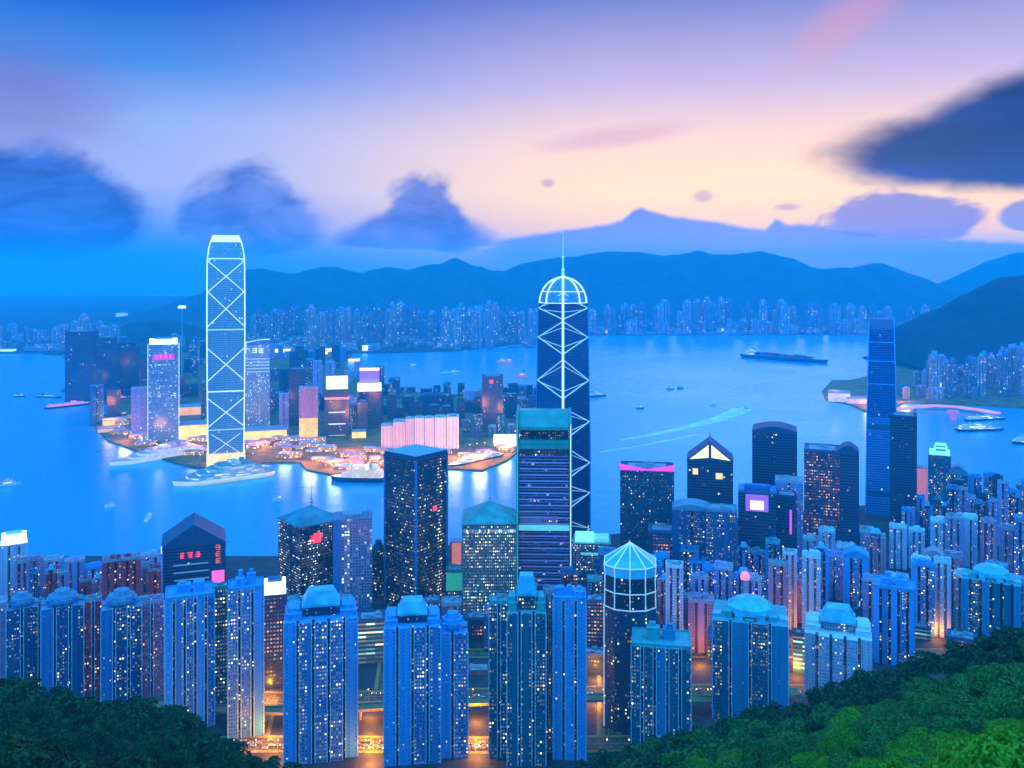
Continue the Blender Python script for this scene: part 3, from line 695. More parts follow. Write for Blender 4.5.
# landmark: louvred tower with a green gabled frame
def louvre_tower():
    D = 1060; (x, y), rz, W, d, _ = pix(516, 572, 409, D, .55, 0)
    t = thing('louvred_tower', 'louvred office tower with green hooded top and side fins, before the needle spired skyscraper', 'office tower', (x, y, 4), rz)
    zz = lambda py: Z(py, D) - 4
    vio = facade('facade_louvred', (.10, .07, .2), (.02, .02, .07), fh=3.6, bw=2.2, wu=1.0, wv=.5, lit=.03, lc=((.9, .7, 1), COOL), es=.4, blank=0, stair=0, spandrel=(.42, .34, .6), mech=False)
    gr = plain('green_cladding', (.02, .34, .30), .35, var=.2, scale=.05); gl = plain('green_trim_lamp', (.1, .5, .45), emit=(.2, .9, .75), es=.25)
    bw = W * .9
    q = MB(); q.prism(rect(bw, d), 0, zz(456), 0, 1); q.build('tower_body', [vio, CONC], t)
    q = MB()
    for k in range(int((zz(458)) / 7.2)): q.box(0, -d / 2 - .9, 3 + k * 7.2, bw * .99, 1.6, .9)
    q.build('louvres', plain('louvre_metal', (.5, .42, .72), .4), t)
    q = MB(); q.box(0, 0, zz(456), bw * .97, d * .95, zz(449) - zz(456)); q.build('plant_floor', style('navy')[0], t)
    q = MB(); q.box(0, 0, zz(449), bw, d, 6); q.box(0, -d * .02, zz(449) + 6, bw * .99, d, 4); q.build('green_sill', gr, t)
    q = MB(); q.box(0, .1 * d, zz(441), bw * .96, d * .7, zz(427) - zz(441)); q.build('upper_plant_floor', style('navy')[2], t)
    # sloped green hood
    q = MB(); a, b_ = zz(430), zz(413)
    pr = [(-d * .52, a), (-d * .52, a + 3.5), (d * .05, b_), (d * .5, b_), (d * .5, a)]
    L_ = [(-bw / 2, p, z) for p, z in pr]; R_ = [(bw / 2, p, z) for p, z in pr]
    q.face(L_); q.face(R_[::-1])
    for i in range(5): j = (i + 1) % 5; q.face([R_[i], L_[i], L_[j], R_[j]])
    q.build('sloped_hood', gr, t)
    for sg in (-1, 1):
        q = MB(); xs = sg * (bw / 2 + W * .025)
        top = zz(409 if sg < 0 else 412)
        pr = [(-d * .58, 0), (d * .5, 0), (d * .5, top), (-d * .1, top - 3), (-d * .58, zz(424))]
        A = [(xs - W * .02, p, z) for p, z in pr]; B = [(xs + W * .02, p, z) for p, z in pr]
        q.face(A); q.face(B[::-1])
        for i in range(5): j = (i + 1) % 5; q.face([B[i], A[i], A[j], B[j]])
        q.build('side_fin', gr, t)
        q = MB(); q.box(xs, -d * .58 - .6, 0, .9, .9, zz(424)); q.build('lit_edge', gl if sg < 0 else WHT_E, t)
    q = MB(); q.box(0, -d / 2 - 1.6, zz(530), bw, 3, zz(525) - zz(530)); q.build('lit_band', plain('teal_lamp_band', (.1, .5, .5), emit=(.2, .9, .8), es=.5), t)
    q = MB(); q.box(-bw * .1, -d / 2 - .2, zz(523.5), bw * .75, .6, zz(516) - zz(523.5)); q.build('glazed_band', style('pink')[0], t)
louvre_tower()

# landmark: tapered glass tower on the east
def tapered():
    D = 1450; (x, y), rz, W, d, zt = pix(865.5, 897.5, 318, D, .9, 0)
    t = thing('tapered_skyscraper', 'tall slightly tapered blue glass skyscraper with flat crown, highest tower of the eastern waterfront', 'skyscraper', (x, y, 4), rz)
    zz = lambda py: Z(py, D) - 4; zt -= 4
    gl = style('glass')[0]
    q = MB(); q.prism(rect(W, d), 0, zz(418), 0, 1, sx=.93); q.build('tower_body', [gl, style('glass')[3]], t)
    q = MB(); q.prism(rect(W * .928, d * .928), zz(418) + .01, zz(330), 0, 0, sx=.86); q.prism(rect(W * .80, d * .80), zz(330), zt, 0, 0, sx=.94); q.build('upper_shaft', [facade('facade_blue_glass', (.02, .12, .38), (.01, .09, .32), fh=4, bw=1.6, wu=.9, wv=.8, lit=.004, lc=(COOL, COOL), es=.5, blank=0, stair=0)], t)
    for py in (497, 430, 385, 362, 343):
        f = .99 if py > 418 else .93 * (.99 - .14 * (418 - py) / 88); f = f if py > 418 else f + .02
        q = MB(); z = zz(py); hh = 8 if py in (497, 430) else 1.4
        ww = W * (1 - .07 * z / zz(418)) if py > 418 else W * .93 * (1 - .14 * (z - zz(418)) / (zz(330) - zz(418)))
        q.prism(rect(ww + .8, ww * .9 + .8), z, z + hh, 0, 0, bottom=True, sx=.995); q.build('belt', style('dark')[1] if hh > 2 else style('blue')[1], t)
    for sg in (-1, 1):
        q = MB(); q.path([(sg * W * .5, -d * .5, 0), (sg * W * .465, -d * .465, zz(418)), (sg * W * .4, -d * .4, zz(330)), (sg * W * .385, -d * .38, zt + 3)], 1.2, n=4); q.build('corner_tube', style('blue')[1], t)
tapered()

# glass lantern-topped tower in the near row
def lantern_tower():
    D = 770; (x, y), rz, W, d, _ = pix(604, 656, 560, D, .9, 0)
    t = thing('lantern_tower', 'dark tower topped by a faceted cyan glass lantern with white frame', 'tower', (x, y, 4), rz)
    zz = lambda py: Z(py, D + 10) - 4
    zb = zz(606)
    q = MB(); c = W * .2
    P_ = [(-W/2+c, -d/2), (0, -d/2 - 2.5), (W/2-c, -d/2), (W/2, -d/2+c), (W/2, d/2-c), (W/2-c, d/2), (-W/2+c, d/2), (-W/2, d/2-c), (-W/2, -d/2+c)]
    body = facade('facade_lantern', (.03, .08, .15), GL, fh=3.1, bw=2.2, lit=.07, lc=(YEL, COOL), es=1.6, stair=.15)
    q.prism(P_, 0, zb, 0, 1); q.build('tower_body', [body, style('deep')[3]], t)
    z1, z2, z3, z4 = zb, zz(590), zz(575), zz(546)
    S = lambda f: [(a * f, b * f) for a, b in P_]
    q = MB(); q.prism(S(.97), z1, z2, 0, 0); q.prism(S(.97), z2, z3, 0, 0, sx=.98); q.build('belvedere', style('dark')[2], t)
    lan = MB(); lan.prism(S(.96), z3, z3 + (z4 - z3) * .35, 0, 0, sx=1.04); lan.pyramid(S(.998), z3 + (z4 - z3) * .35, z4, 0)
    L_ = lan.build('glass_lantern', plain('lantern_glass', (.05, .5, .75), .2, emit=(.05, .6, .9), es=.12, var=.25, scale=.05), t)
    za, zb2 = z3 + (z4 - z3) * .35, z3 + (z4 - z3) * .6
    rings = [(S(1.0), z1), (S(.99), z2), (S(.98), z3), (S(1.01), za)]
    for P0, z in (rings[0], rings[1], rings[3]):
        q = MB(); pts = [(a, b, z) for a, b in P0]; q.path(pts + [pts[0]], .55, n=4); q.build('frame_ring', STEEL, L_)
    for k in range(9):
        q = MB(); q.path([(P0[k][0], P0[k][1], z) for P0, z in rings] + [(0, 0, z4 + .3)], .6, n=4); q.build('frame_rib', STEEL, L_)
    q = MB(); q.box(-W / 2 - .3, -d / 2 + c, 0, 1.1, 1.1, zb + 2); q.build('lit_edge', STEEL, t)
lantern_tower()

# ------------------------------------------------------------------ named office towers of the near city
O = 'office_tower'; Rr = 'residential_tower'
CT = 'office tower'; CR = 'apartment tower'
def front(t, mb, name, mat, zpy, D, xpx=None):
    pass
# dark twin-faced tower seen corner on
tw = tower(O, 384, 448, 445, 1040, ('navy'), 'near black office tower seen corner on, flat blue roof, small lit windows', CT, dr=1, rot=45, plan='rect', roof='none', rh=0)
h, W, d = tw['_h'], tw['_w'], tw['_d']
q = MB(); q.prism([(a * 1.06, b * 1.06) for a, b in rect(W, d)], h - 5, h - 2, 0, 0, bottom=True); q.prism([(a * 1.02, b * 1.02) for a, b in rect(W, d)], h - 2, h + 1, 0, 1, bottom=True); q.build('roof_slab', [style('navy')[1], style('glass')[3]], tw)
for c in ((-1, -1), (1, -1), (-1, 1)):
    q = MB(); q.box(c[0] * W / 2, c[1] * d / 2, 0, 2.2, 2.2, h - 5); q.build('corner_column', style('deep')[1], tw)
q = MB(); q.box(W * .1, -d / 2 - .4, h * .62, 6, .8, 6); q.build('red_sign', REDE, tw)

t = tower(O, 463, 516, 514 - 20, 1000, 'green', 'office tower with a green pyramid roof, finial and hundreds of lit windows', CT, dr=1, plan='rect', roof='pyr', rh=19, edges=None)
h, W, d = t['_h'], t['_w'], t['_d']
q = MB(); q.prism(rect(W + 1, d + 1), h - 9, h - 5, 0, 0, bottom=True); q.build('lit_cornice', facade('cornice_lamps', (.1, .3, .3), GL, fh=4, bw=2, wu=.6, wv=.8, lit=1, lc=(COOL, COOL), es=1.6, blank=0, mech=False), t)
for sg in (-1, 1):
    q = MB(); q.box(sg * W / 2, -d / 2, 0, 1.6, 1.6, h - 1); q.build('corner_column', style('green')[1], t)

t = tower(O, 162, 226, 512, 1080, 'dark', 'dark gabled office tower with red rooftop characters and pink flank screen', CT, dr=.8, plan='rect', roof='gable', rh=24, edges='left')
h, W, d = t['_h'], t['_w'], t['_d']
q = MB(); glyphs(q, -W * .06, h - 12, 7.5, 3, -d / 2 - .3, 4); q.build('neon_characters', REDE, t)
q = MB()
for k in range(3): q.box(-W * .05 + k * .5, -d / 2 - .3, h - 24 - k * 9, W * .55, .5, 1.6)
q.build('lit_louvre', plain('dim_louvre', (.2, .3, .4), emit=(.3, .55, .7), es=.25), t)
q = MB(); q.box(W * .38, -d / 2 - .6, h - 62, W * .2, 1.2, 28); q.build('pink_screen', PINKE, t)
q = MB(); glyphs(q, W * .38, h - 14, 7, 3, -d / 2 - .3, 9, vertical=True); q.build('neon_characters', plain('orange_neon', (.3, .05, .03), emit=(1, .18, .06), es=.9), t)

t = tower(O, 277, 346, 499, 1080, (facade('facade_speckled', (.012, .035, .06), (.01, .025, .05), fh=3.2, bw=2.4, wu=.42, wv=.38, lit=.3, lc=(COOL, YEL), es=2.2, blank=.05, clump=1.3), style('navy')[1], style('navy')[2], style('green')[1]), 'dark office tower with low green pyramid roof, thin mast and red lit sign', CT, dr=.95, rot=28, plan='rect', roof='none', rh=14)
h, W, d = t['_h'], t['_w'], t['_d']
q = MB(); q.prism([(a * 1.03, b * 1.03) for a, b in rect(W, d)], h - 1, h + .6, 0, 0); q.pyramid([(a * 1.03, b * 1.03) for a, b in rect(W, d)], h + .6, h + 17, 0); q.build('pyramid_roof', plain('slate_green_roof', (.06, .24, .3), .4, var=.3, scale=.05), t)
q = MB(); q.tube((0, 0, h + 16), (0, 0, h + 48), .55, .2); q.box(0, 0, h + 19, 3.4, 3.4, 2); q.box(0, 0, h + 23, 2, 2, 1.4); q.build('mast', CONC, t)
q = MB(); glyphs(q, -W * .15, h - 16, 9, 2, -d / 2 - .3, 14); q.box(-W * .13, -d / 2 - .2, h - 22, 9, .4, 12); q.build('neon_characters', REDE, t)
t = tower(O, 333, 372, 511, 1040, 'grid', 'mauve office tower with even window grid and blue flank, beside the masted roof', CT, dr=.8, plan='rect', roof='none', rh=0, pat=[0, 0, 0, 1])
h, W, d = t['_h'], t['_w'], t['_d']
q = MB()
for k in range(9):
    a = -W / 2 + W * k / 8; q.tube((a, -d / 2, h), (a, -d / 2, h + 3 + (abs(k - 4) / 4) ** 2 * 5), .5)
q.box(0, 0, h, W * .5, d * .5, 3); q.tube((W * .4, -d * .4, h), (W * .4, -d * .4, h + 15), .7, .3); q.build('roof_plant', CONC, t)
q = MB(); q.box(-W * .4, -d / 2 - .4, 0, W * .2, .9, h); q.build('blue_flank', style('grid')[1], t)
tower(O, 372, 385, 538, 1090, 'navy', 'slim dark round-topped tower squeezed left of the near black corner tower', CT, dr=1, plan='round', roof='tank', rh=10)
t = tower(O, 450, 463, 538, 1120, 'pink', 'narrow orange pink lit slab beside the near black corner tower', CT, dr=1, plan='rect', roof='none', rh=0)
q = MB(); q.box(0, -t['_d'] / 2 - .5, t['_h'] * .5, t['_w'] * .7, 1, t['_h'] * .48); q.build('lit_sign', plain('salmon_sign', (.5, .2, .15), emit=(1, .3, .2), es=.55), t)
t = tower(O, 446, 463, 566, 1060, 'green', 'low green screened block under the narrow orange slab', CT, dr=1, plan='rect', roof='flat', rh=0)
q = MB(); q.box(0, -t['_d'] / 2 - .5, t['_h'] - 22, t['_w'] * .98, 1, 20); q.build('lit_sign', plain('green_screen', (.03, .3, .2), emit=(.05, .5, .3), es=.5), t)
t = tower(O, 620, 674, 463, 1150, (facade('facade_specks', (.02, .08, .14), (.015, .06, .11), fh=3.6, bw=2.6, wu=.4, wv=.4, lit=.08, lc=(YEL, GRN, COOL), es=1.2, blank=0, stair=0), ) + tuple(style('dark')[1:]), 'dark slab office tower with a curved magenta lit roof edge', CT, dr=.6, plan='rect', roof='flat', rh=0)
h, W, d = t['_h'], t['_w'], t['_d']
q = MB(); n = 12
zf = lambda k: h + 1.2 + 5.5 * abs(k / n * 2 - 1) ** 1.5
for k in range(n):
    xa, xb = -W / 2 + W * k / n, -W / 2 + W * (k + 1) / n
    for yy in (-d / 2 - .6, ):
        q.face([(xa, yy, h - 1), (xb, yy, h - 1), (xb, yy, zf(k + 1)), (xa, yy, zf(k))]); q.face([(xb, yy + 2, h - 1), (xa, yy + 2, h - 1), (xa, yy + 2, zf(k)), (xb, yy + 2, zf(k + 1))])
        q.face([(xa, yy, zf(k)), (xb, yy, zf(k + 1)), (xb, yy + 2, zf(k + 1)), (xa, yy + 2, zf(k))]); q.face([(xb, yy, h - 1), (xa, yy, h - 1), (xa, yy + 2, h - 1), (xb, yy + 2, h - 1)])
q.build('magenta_roof_edge', MAGE, t)
t = tower(O, 573, 611, 528, 1140, 'teal', 'teal block with pale lit roof steps at the foot of the masted skyscraper', CT, dr=.9, plan='rect', roof='none', rh=8)
h, W, d = t['_h'], t['_w'], t['_d']
q = MB(); q.box(-W * .2, -d * .1, h, W * .5, d * .5, 8); q.build('lit_crown', CYANE, t)
q = MB(); q.box(W * .25, 0, h, W * .4, d * .6, 4); q.box(0, -d / 2 - .4, h - 14, W * .6, .8, 3); q.build('lit_band', plain('teal_lamp_band', (.1, .5, .5)), t)
t = tower(O, 687, 733, 436, 1220, 'dark', 'dark office tower with glowing yellow gable panels and two lit squares near its top', CT, dr=.8, plan='rect', roof='gable', rh=24)
h, W, d = t['_h'], t['_w'], t['_d']
q = MB()
for sg in (-1, 1): q.face([(sg * W * .45, -d / 2 - 1, h + .6), (sg * W * .03, -d / 2 - 1, h + 3.5), (sg * W * .03, -d / 2 - 1, h + 21), (sg * W * .30, -d / 2 - 1, h + 7.5)][::sg])
q.build('lit_gable_panel', YELE, t)
q = MB(); q.box(-W * .32, -d / 2 - .4, h - 20, 7, .8, 8); q.build('lit_sign', plain('amber_window_sign', (.6, .4, .2), emit=(1, .65, .25), es=1.2), t)
q = MB(); q.box(W * .2, -d / 2 - .4, h - 25, 9, .8, 8); q.build('lit_sign', M['amber_window_sign'], t)
q = MB(); q.tube((0, -d * .1, h + 23), (0, -d * .1, h + 38), 1.0, .3); q.box(0, -d * .1, h + 27, 3.5, 3.5, 2); q.build('finial', GRROOF, t)
t = tower(O, 752, 797, 421, 1260, 'dark', 'dark blue office tower with a shallow curved lid, left of the amber-flecked double tower', CT, dr=.8, plan='rect', roof='arch', rh=8)
t = tower(O, 804, 840, 445, 1200, 'amber', 'dark office tower flecked with amber windows, left half of a pair', CT, dr=1, plan='rect', roof='flat', rh=0)
t = tower(O, 837, 859, 441, 1190, 'dark', 'dark tower with rounded blue top joined to the amber-flecked one', CT, dr=1.2, plan='rect', roof='arch', rh=12)
t = tower(O, 890, 917, 413, 1330, 'dark', 'dark flat topped block hiding the lower right of the tapered glass skyscraper', CT, dr=1, plan='rect', roof='flat', rh=0)
t = tower(O, 775, 803, 477, 1150, 'lilac', 'pale lilac office tower between the curved-lid tower and the amber-flecked one', CT, dr=.8, roof='flat', rh=0, nf=2)
t = tower(O, 738, 776, 487, 1090, 'dark', 'dark tower carrying a bright purple pink screen in its top recess', CT, dr=.7, plan='rect', roof='none', rh=0)
h, W, d = t['_h'], t['_w'], t['_d']
q = MB(); q.box(-W * .42, 0, h, W * .16, d, 3); q.box(W * .42, 0, h, W * .16, d, 3); q.box(0, d * .3, h, W * .68, d * .3, 5); q.build('roof_frame', style('deep')[1], t)
q = MB(); q.box(0, -d / 2 - .5, h - 22, W * .6, .9, 20); q.build('screen', plain('violet_screen', (.3, .1, .5), emit=(.28, .12, 1), es=.9), t)
q = MB(); q.box(0, -d / 2 - 1.2, h - 20, W * .36, .6, 11); q.build('screen_picture', plain('screen_glow', (.9, .6, .9), emit=(1, .45, .95), es=1.8), t)
t = tower(O, 776, 797, 492, 1120, 'dark', 'dark narrow tower right of the purple screen with a thin magenta edge', CT, dr=1, plan='rect', roof='flat', rh=0)
q = MB(); q.box(t['_w'] * .2, -t['_d'] / 2 - .4, t['_h'] - 46, 2.4, .6, 30); q.build('magenta_sign', MAGE, t)
t = tower(O, 672, 712, 498, 1080, 'deep', 'broad blue office block with rounded shoulder, below the yellow-gabled tower', CT, dr=.7, plan='lobed', nf=2, roof='arch', rh=7)
t = tower(O, 706, 737, 505, 1060, 'deep', 'blue office block with pale roof edge, between the rounded shoulder and the purple screen', CT, dr=.8, plan='rect', roof='flat', rh=0)
t = tower(O, 648, 680, 525, 1090, 'amber', 'dim blue tower with a cluster of orange windows below the magenta roof edge', CT, dr=.8, plan='rect', roof='flat', rh=0)
t = tower(O, 928, 951, 452, 1400, 'teal', 'teal waterfront tower with bright cyan stepped crown', CT, dr=.9, plan='rect', roof='none', rh=0)
h, W, d = t['_h'], t['_w'], t['_d']
q = MB(); q.box(0, 0, h, W * .9, d * .8, 6); q.box(W * .05, 0, h + 9, W * .6, d * .6, 3); q.box(W * .05, 0, h + 14, W * .5, d * .5, 2.4); q.build('lit_crown', CYANE, t)
q = MB(); q.box(W * .05, 0, h + 6, W * .45, d * .45, 9); q.build('lift_housing', style('teal')[1], t)
t = tower(O, 948, 968, 463, 1420, 'deep', 'blue tower with curved sloping shoulder right of the cyan crown', CT, dr=.9, plan='rect', roof='arch', rh=14)
t = tower(O, 915, 927, 465, 1430, 'pink', 'thin salmon pink lit tower between the dark block and the cyan crown', CT, dr=1, plan='rect', roof='none', rh=0)
q = MB(); q.box(0, -t['_d'] / 2 - .4, 30, t['_w'] * .94, .8, t['_h'] - 32); q.build('lit_sign', plain('salmon_wall_lamp', (.6, .25, .3), emit=(1, .25, .28), es=.5), t)

# ------------------------------------------------------------------ front row of housing towers
A_ = (0, 1, 1)
T = [
 (165, 215, 575, 775, 'blue', 'blue front tower with a bright pale strip at its left corner, nearest the left hillside', dict(nf=5, pat=(1, 0, 0, 1, 0), roof='boxes', rh=9, seed=3)),
 (212, 229, 584, 800, 'green', 'narrow tower of yellow lit windows wedged between two blue front towers', dict(nf=1, plan='rect', roof='flat', rh=0)),
 (228, 264, 566, 762, 'blue', 'blue tower with tall pale roof screen and a speckled right edge', dict(nf=3, pat=(0, 0, 1), roof='boxes', rh=12, seed=8, edges=None)),
 (263, 287, 577, 850, 'amber', 'brown tower with orange windows under a glowing white roof box', dict(plan='rect', roof='lit', rh=11)),
 (284, 358, 580, 726, 'blue', 'bright blue housing tower with cyan stepped cap, left of the green striped office', dict(nf=5, pat=(1, 0, 0, 0, 1), roof='cap', rh=19, dr=.7, bow=3)),
 (357, 386, 612, 905, 'strip', 'low office block with greenish lit floor bands between two blue housing towers', dict(plan='rect', roof='flat', rh=0)),
 (384, 441, 590, 720, 'blue', 'blue housing tower with white lit window columns and cyan cap, beside a drum-roofed wing', dict(nf=4, pat=(1, 1, 0, 0), roof='cap', rh=16, dr=.9, seed=5)),
 (437, 468, 606, 730, 'blue', 'narrow blue wing with a small drum roof beside a cyan capped tower', dict(nf=2, pat=(1, 0), roof='round', rh=13, dr=1)),
 (489, 509, 597, 730, 'teal', 'slim teal wing left of the tall green capped front tower', dict(nf=2, roof='flat', rh=0)),
 (507, 546, 568, 718, 'teal', 'tall front tower with bright turquoise cap above dark belvedere floors', dict(nf=3, pat=(0, 0, 0), roof='cap', rh=27, dr=.9)),
 (543, 556, 588, 742, 'pink', 'narrow dark tower with two salmon vertical strips in the front row', dict(nf=3, pat=(1, 0, 1), roof='flat', rh=0, nw=2)),
 (553, 586, 581, 727, 'blue', 'plain bright blue windowless tower at the bottom centre', dict(nf=3, pat=(1, 1, 1), roof='boxes', rh=7, dr=.9)),
 (631, 691, 614, 728, 'teal', 'teal housing block with pale roof and wavy bays, right of the lantern tower', dict(nf=5, pat=(0, 0, 1, 0, 0), roof='boxes', rh=14, dr=.7, bow=2)),
 (712, 788, 585, 785, 'teal', 'broad teal housing tower with a low cyan domed roof', dict(nf=4, pat=(0, 1, 0, 1), roof='dome', rh=16, dr=.8)),
 (804, 872, 597, 830, 'white', 'white housing tower with a faceted pale cap, brightest block on the right', dict(nf=5, pat=(1, 0, 0, 0, 1), roof='cap', rh=20, dr=.8, bow=4)),
 (873, 915, 568, 900, 'blue', 'blue housing tower with knobbly roofs right of the white one', dict(nf=5, pat=(1, 0, 1, 0, 1), roof='boxes', rh=11, dr=.8)),
 (911, 931, 552, 1000, 'white', 'slim pale tower with dotted windows behind the knobbly roofed blue one', dict(nf=2, pat=(0, 0), roof='boxes', rh=6, dr=1)),
 (961, 1021, 557, 930, 'teal', 'large teal tower with curved bright turquoise roof near the right edge', dict(nf=6, pat=(1, 0, 1, 0, 0, 1), roof='dome', rh=15, dr=.7)),
 (923, 944, 546, 1060, 'pink', 'tall pink slab with rounded top, left one of two', dict(nf=2, pat=(0, 1), roof='arch', rh=8)),
 (943, 963, 549, 1060, 'pink', 'tall pink slab, right one of two, next to the turquoise roof', dict(nf=2, pat=(1, 0), roof='boxes', rh=5)),
 (823, 845, 548, 1080, 'lilac', 'grey lilac tower left of the rounded blue one', dict(nf=2, roof='boxes', rh=5)),
 (843, 869, 545, 1050, 'blue', 'pale blue tower with rounded crown behind the white capped tower', dict(nf=3, pat=(1, 0, 1), roof='arch', rh=9)),
 (785, 805, 572, 1010, 'pink', 'low pink block beside the broad cyan domed tower', dict(nf=2, pat=(0, 0), roof='boxes', rh=4)),
 (803, 823, 566, 1040, 'lilac', 'low lilac block behind the white capped tower', dict(nf=2, roof='boxes', rh=4)),
 (688, 714, 590, 930, 'pink', 'pink striped tower left of the broad cyan domed tower', dict(nf=3, pat=(0, 1, 0), roof='boxes', rh=5)),
 (671, 690, 588, 960, 'lilac', 'lilac tower directly behind the teal wavy-bay block', dict(nf=2, roof='tank', rh=6)),
 (585, 604, 596, 930, 'amber', 'dark tower speckled with orange lights in the gap left of the lantern tower', dict(plan='rect', roof='flat', rh=0)),
 (0, 28, 531, 1010, 'white', 'pale tower with a glaring white lit crown at the far left edge', dict(nf=3, pat=(1, 0, 1), roof='lit', rh=9)),
 (6, 38, 588, 825, 'deep', 'leftmost of three blue towers with swollen round roofs', dict(nf=2, roof='round', rh=12)),
 (41, 84, 584, 820, 'deep', 'middle one of three blue towers with swollen round roofs', dict(nf=3, pat=(1, 0, 0), roof='round', rh=12)),
 (101, 142, 584, 815, 'deep', 'right one of three blue towers with swollen round roofs, in front of the red block', dict(nf=3, pat=(1, 0, 0), roof='round', rh=13)),
 (27, 43, 553, 1060, 'pink', 'slim rosy tower right of the glaring white crown', dict(nf=2, pat=(0, 1), roof='boxes', rh=4)),
 (43, 64, 553, 1070, 'lilac', 'left half of the mauve housing slab behind the round roofs', dict(nf=3, roof='boxes', rh=4)),
 (64, 85, 554, 1075, 'lilac', 'right half of the mauve housing slab behind the round roofs', dict(nf=3, pat=(1, 0, 0), roof='boxes', rh=4)),
 (84, 102, 560, 1080, 'blue', 'dim blue block left of the crimson one', dict(nf=2, roof='boxes', rh=5)),
 (102, 122, 553, 975, 'red', 'crimson striped block, left half', dict(nf=3, pat=(1, 0, 1), roof='boxes', rh=4)),
 (121, 141, 551, 978, 'red', 'crimson block, right half with purple window columns', dict(nf=3, pat=(0, 0, 1), roof='boxes', rh=4)),
 (140, 163, 548, 1060, 'lilac', 'mauve tower between the crimson block and the dark gabled office', dict(nf=3, pat=(0, 0, 1), roof='boxes', rh=4)),
 (84, 102, 596, 835, 'red', 'dull red tower in the gap between two round-roofed blue towers', dict(nf=2, pat=(0, 0), roof='flat', rh=0)),
 (140, 164, 592, 835, 'pink', 'dusky pink tower with scattered warm windows left of the gabled office', dict(nf=2, pat=(0, 0), roof='boxes', rh=4)),
 (30, 44, 600, 850, 'pink', 'dusky pink tower behind the leftmost round roofs', dict(nf=1, plan='rect', roof='flat', rh=0)),
 (-30, 4, 545, 1000, 'blue', 'tower cut off by the left edge beside the glaring crown', dict(nf=3, roof='boxes', rh=5)),
 (-34, 8, 592, 815, 'pink', 'warm windowed tower cut off at the left edge', dict(nf=3, roof='boxes', rh=5)),
 (466, 491, 664, 880, 'strip', 'short bright windowed block above the orange road, beneath the pyramid roof tower', dict(plan='rect', roof='flat', rh=0)),
 (1000, 1040, 572, 1050, 'lilac', 'lilac tower at the right edge behind the turquoise roof', dict(nf=3, roof='boxes', rh=5)),
 (598, 616, 545, 1010, 'deep', 'blue tower left behind the glass lantern', dict(nf=2, roof='boxes', rh=5)),
]
for (x0, x1, yt, D, st, lab, kw) in T:
    kind = O if st in ('strip', 'amber', 'green') else Rr
    tower(kind, x0, x1, yt, D, st, lab, CT if kind == O else CR, **kw)
# red beacon on a mast behind the domed roof
t = thing('rooftop_beacon', 'red glowing beacon on a short mast behind the cyan domed roof', 'beacon', (X(745, 905), 905, 4), 0)
hb = Z(579, 905) - 4
q = MB(); q.tube((0, 0, 0), (0, 0, hb), 2.2, 1.4, n=8); q.build('mast', CONC, t)
q = MB(); q.prism(ngon(4.2, 10), hb, hb + 3, 0, 0, sx=1.15, bottom=True); q.prism(ngon(4.8, 10), hb + 3, hb + 7, 0, 0, sx=.5); q.build('beacon_lamp', plain('beacon_red', (.6, .1, .15), emit=(1, .12, .2), es=2.5), t)

# ------------------------------------------------------------------ packed ranks behind: each tower its own object
rng = random.Random(77)
used = []
def rank(n, xr, ytop, Dr, styles, wpx, label, cat, kind, group, roofs=('boxes', 'boxes', 'tank', 'cap', 'flat'), z0=GROUND):
    """place n towers over the columns xr; ytop(px) gives their typical roof row"""
    for i in range(n):
        px = xr[0] + (xr[1] - xr[0]) * (i + .5 + rng.uniform(-.35, .35)) / n
        D = rng.uniform(*Dr); w_ = rng.uniform(*wpx); yt = ytop(px) + rng.uniform(-13, 10)
        rf = rng.choice(roofs); nf = 2 if w_ < 14 else 3
        tower(kind, px - w_ / 2, px + w_ / 2, yt, D, rng.choice(styles), label, cat, nf=nf, ns=1, roof=rf, rh=0 if rf == 'flat' else (9 if rf == 'cap' else 5), dr=rng.uniform(.7, 1), pat=rng.choice([(0, 0, 1), (0, 1), (1, 0, 0), (0,)]), group=group, seed=i * 31 + int(px), z0=z0)
lin = lambda pts: (lambda px: float(np.interp(px, [p[0] for p in pts], [p[1] for p in pts])))
rank(17, (900, 1040), lin([(900, 500), (1024, 490)]), (1270, 1330), ['deep', 'grid', 'blue', 'lilac'], (8, 12), 'slim tower in the even dusky row along the eastern waterfront', CR, Rr, 'dusky row on the eastern waterfront')
rank(12, (948, 1040), lin([(948, 484), (970, 482), (1040, 484)]), (1380, 1440), ['deep', 'blue', 'dark'], (9, 14), 'hazy blue tower at the water edge behind the dusky row', CR, Rr, 'blue towers at the water edge')
rank(13, (800, 1035), lin([(800, 536), (870, 530), (920, 526), (1030, 516)]), (1110, 1200), ['lilac', 'blue', 'white', 'white', 'pink'], (15, 22), 'mid height tower packed behind the pink slabs and rounded blue tower', CR, Rr, 'packed towers of the eastern hillside town')
rank(11, (655, 830), lin([(655, 575), (700, 562), (740, 568), (830, 552)]), (930, 1000), ['lilac', 'blue', 'white', 'pink', 'lilac'], (14, 20), 'lilac or blue housing tower packed below the purple screen', CR, Rr, 'packed towers below the purple screen')
rank(9, (640, 800), lin([(640, 556), (800, 545)]), (1050, 1090), ['deep', 'blue', 'dark', 'teal'], (14, 22), 'dim blue tower half hidden behind the lilac housing', CR, Rr, 'half hidden dim blue towers')
rank(8, (865, 1035), lin([(870, 564), (960, 562), (1030, 570)]), (950, 1020), ['lilac', 'pink', 'blue', 'white'], (17, 23), 'lower tower filling the gaps between the right hand blocks', CR, Rr, 'lower towers on the right')
rank(11, (0, 165), lin([(0, 566), (165, 568)]), (990, 1030), ['pink', 'lilac', 'deep', 'red', 'pink'], (10, 15), 'rosy or dim tower filling gaps behind the three round roofs', CR, Rr, 'towers filling gaps on the left')
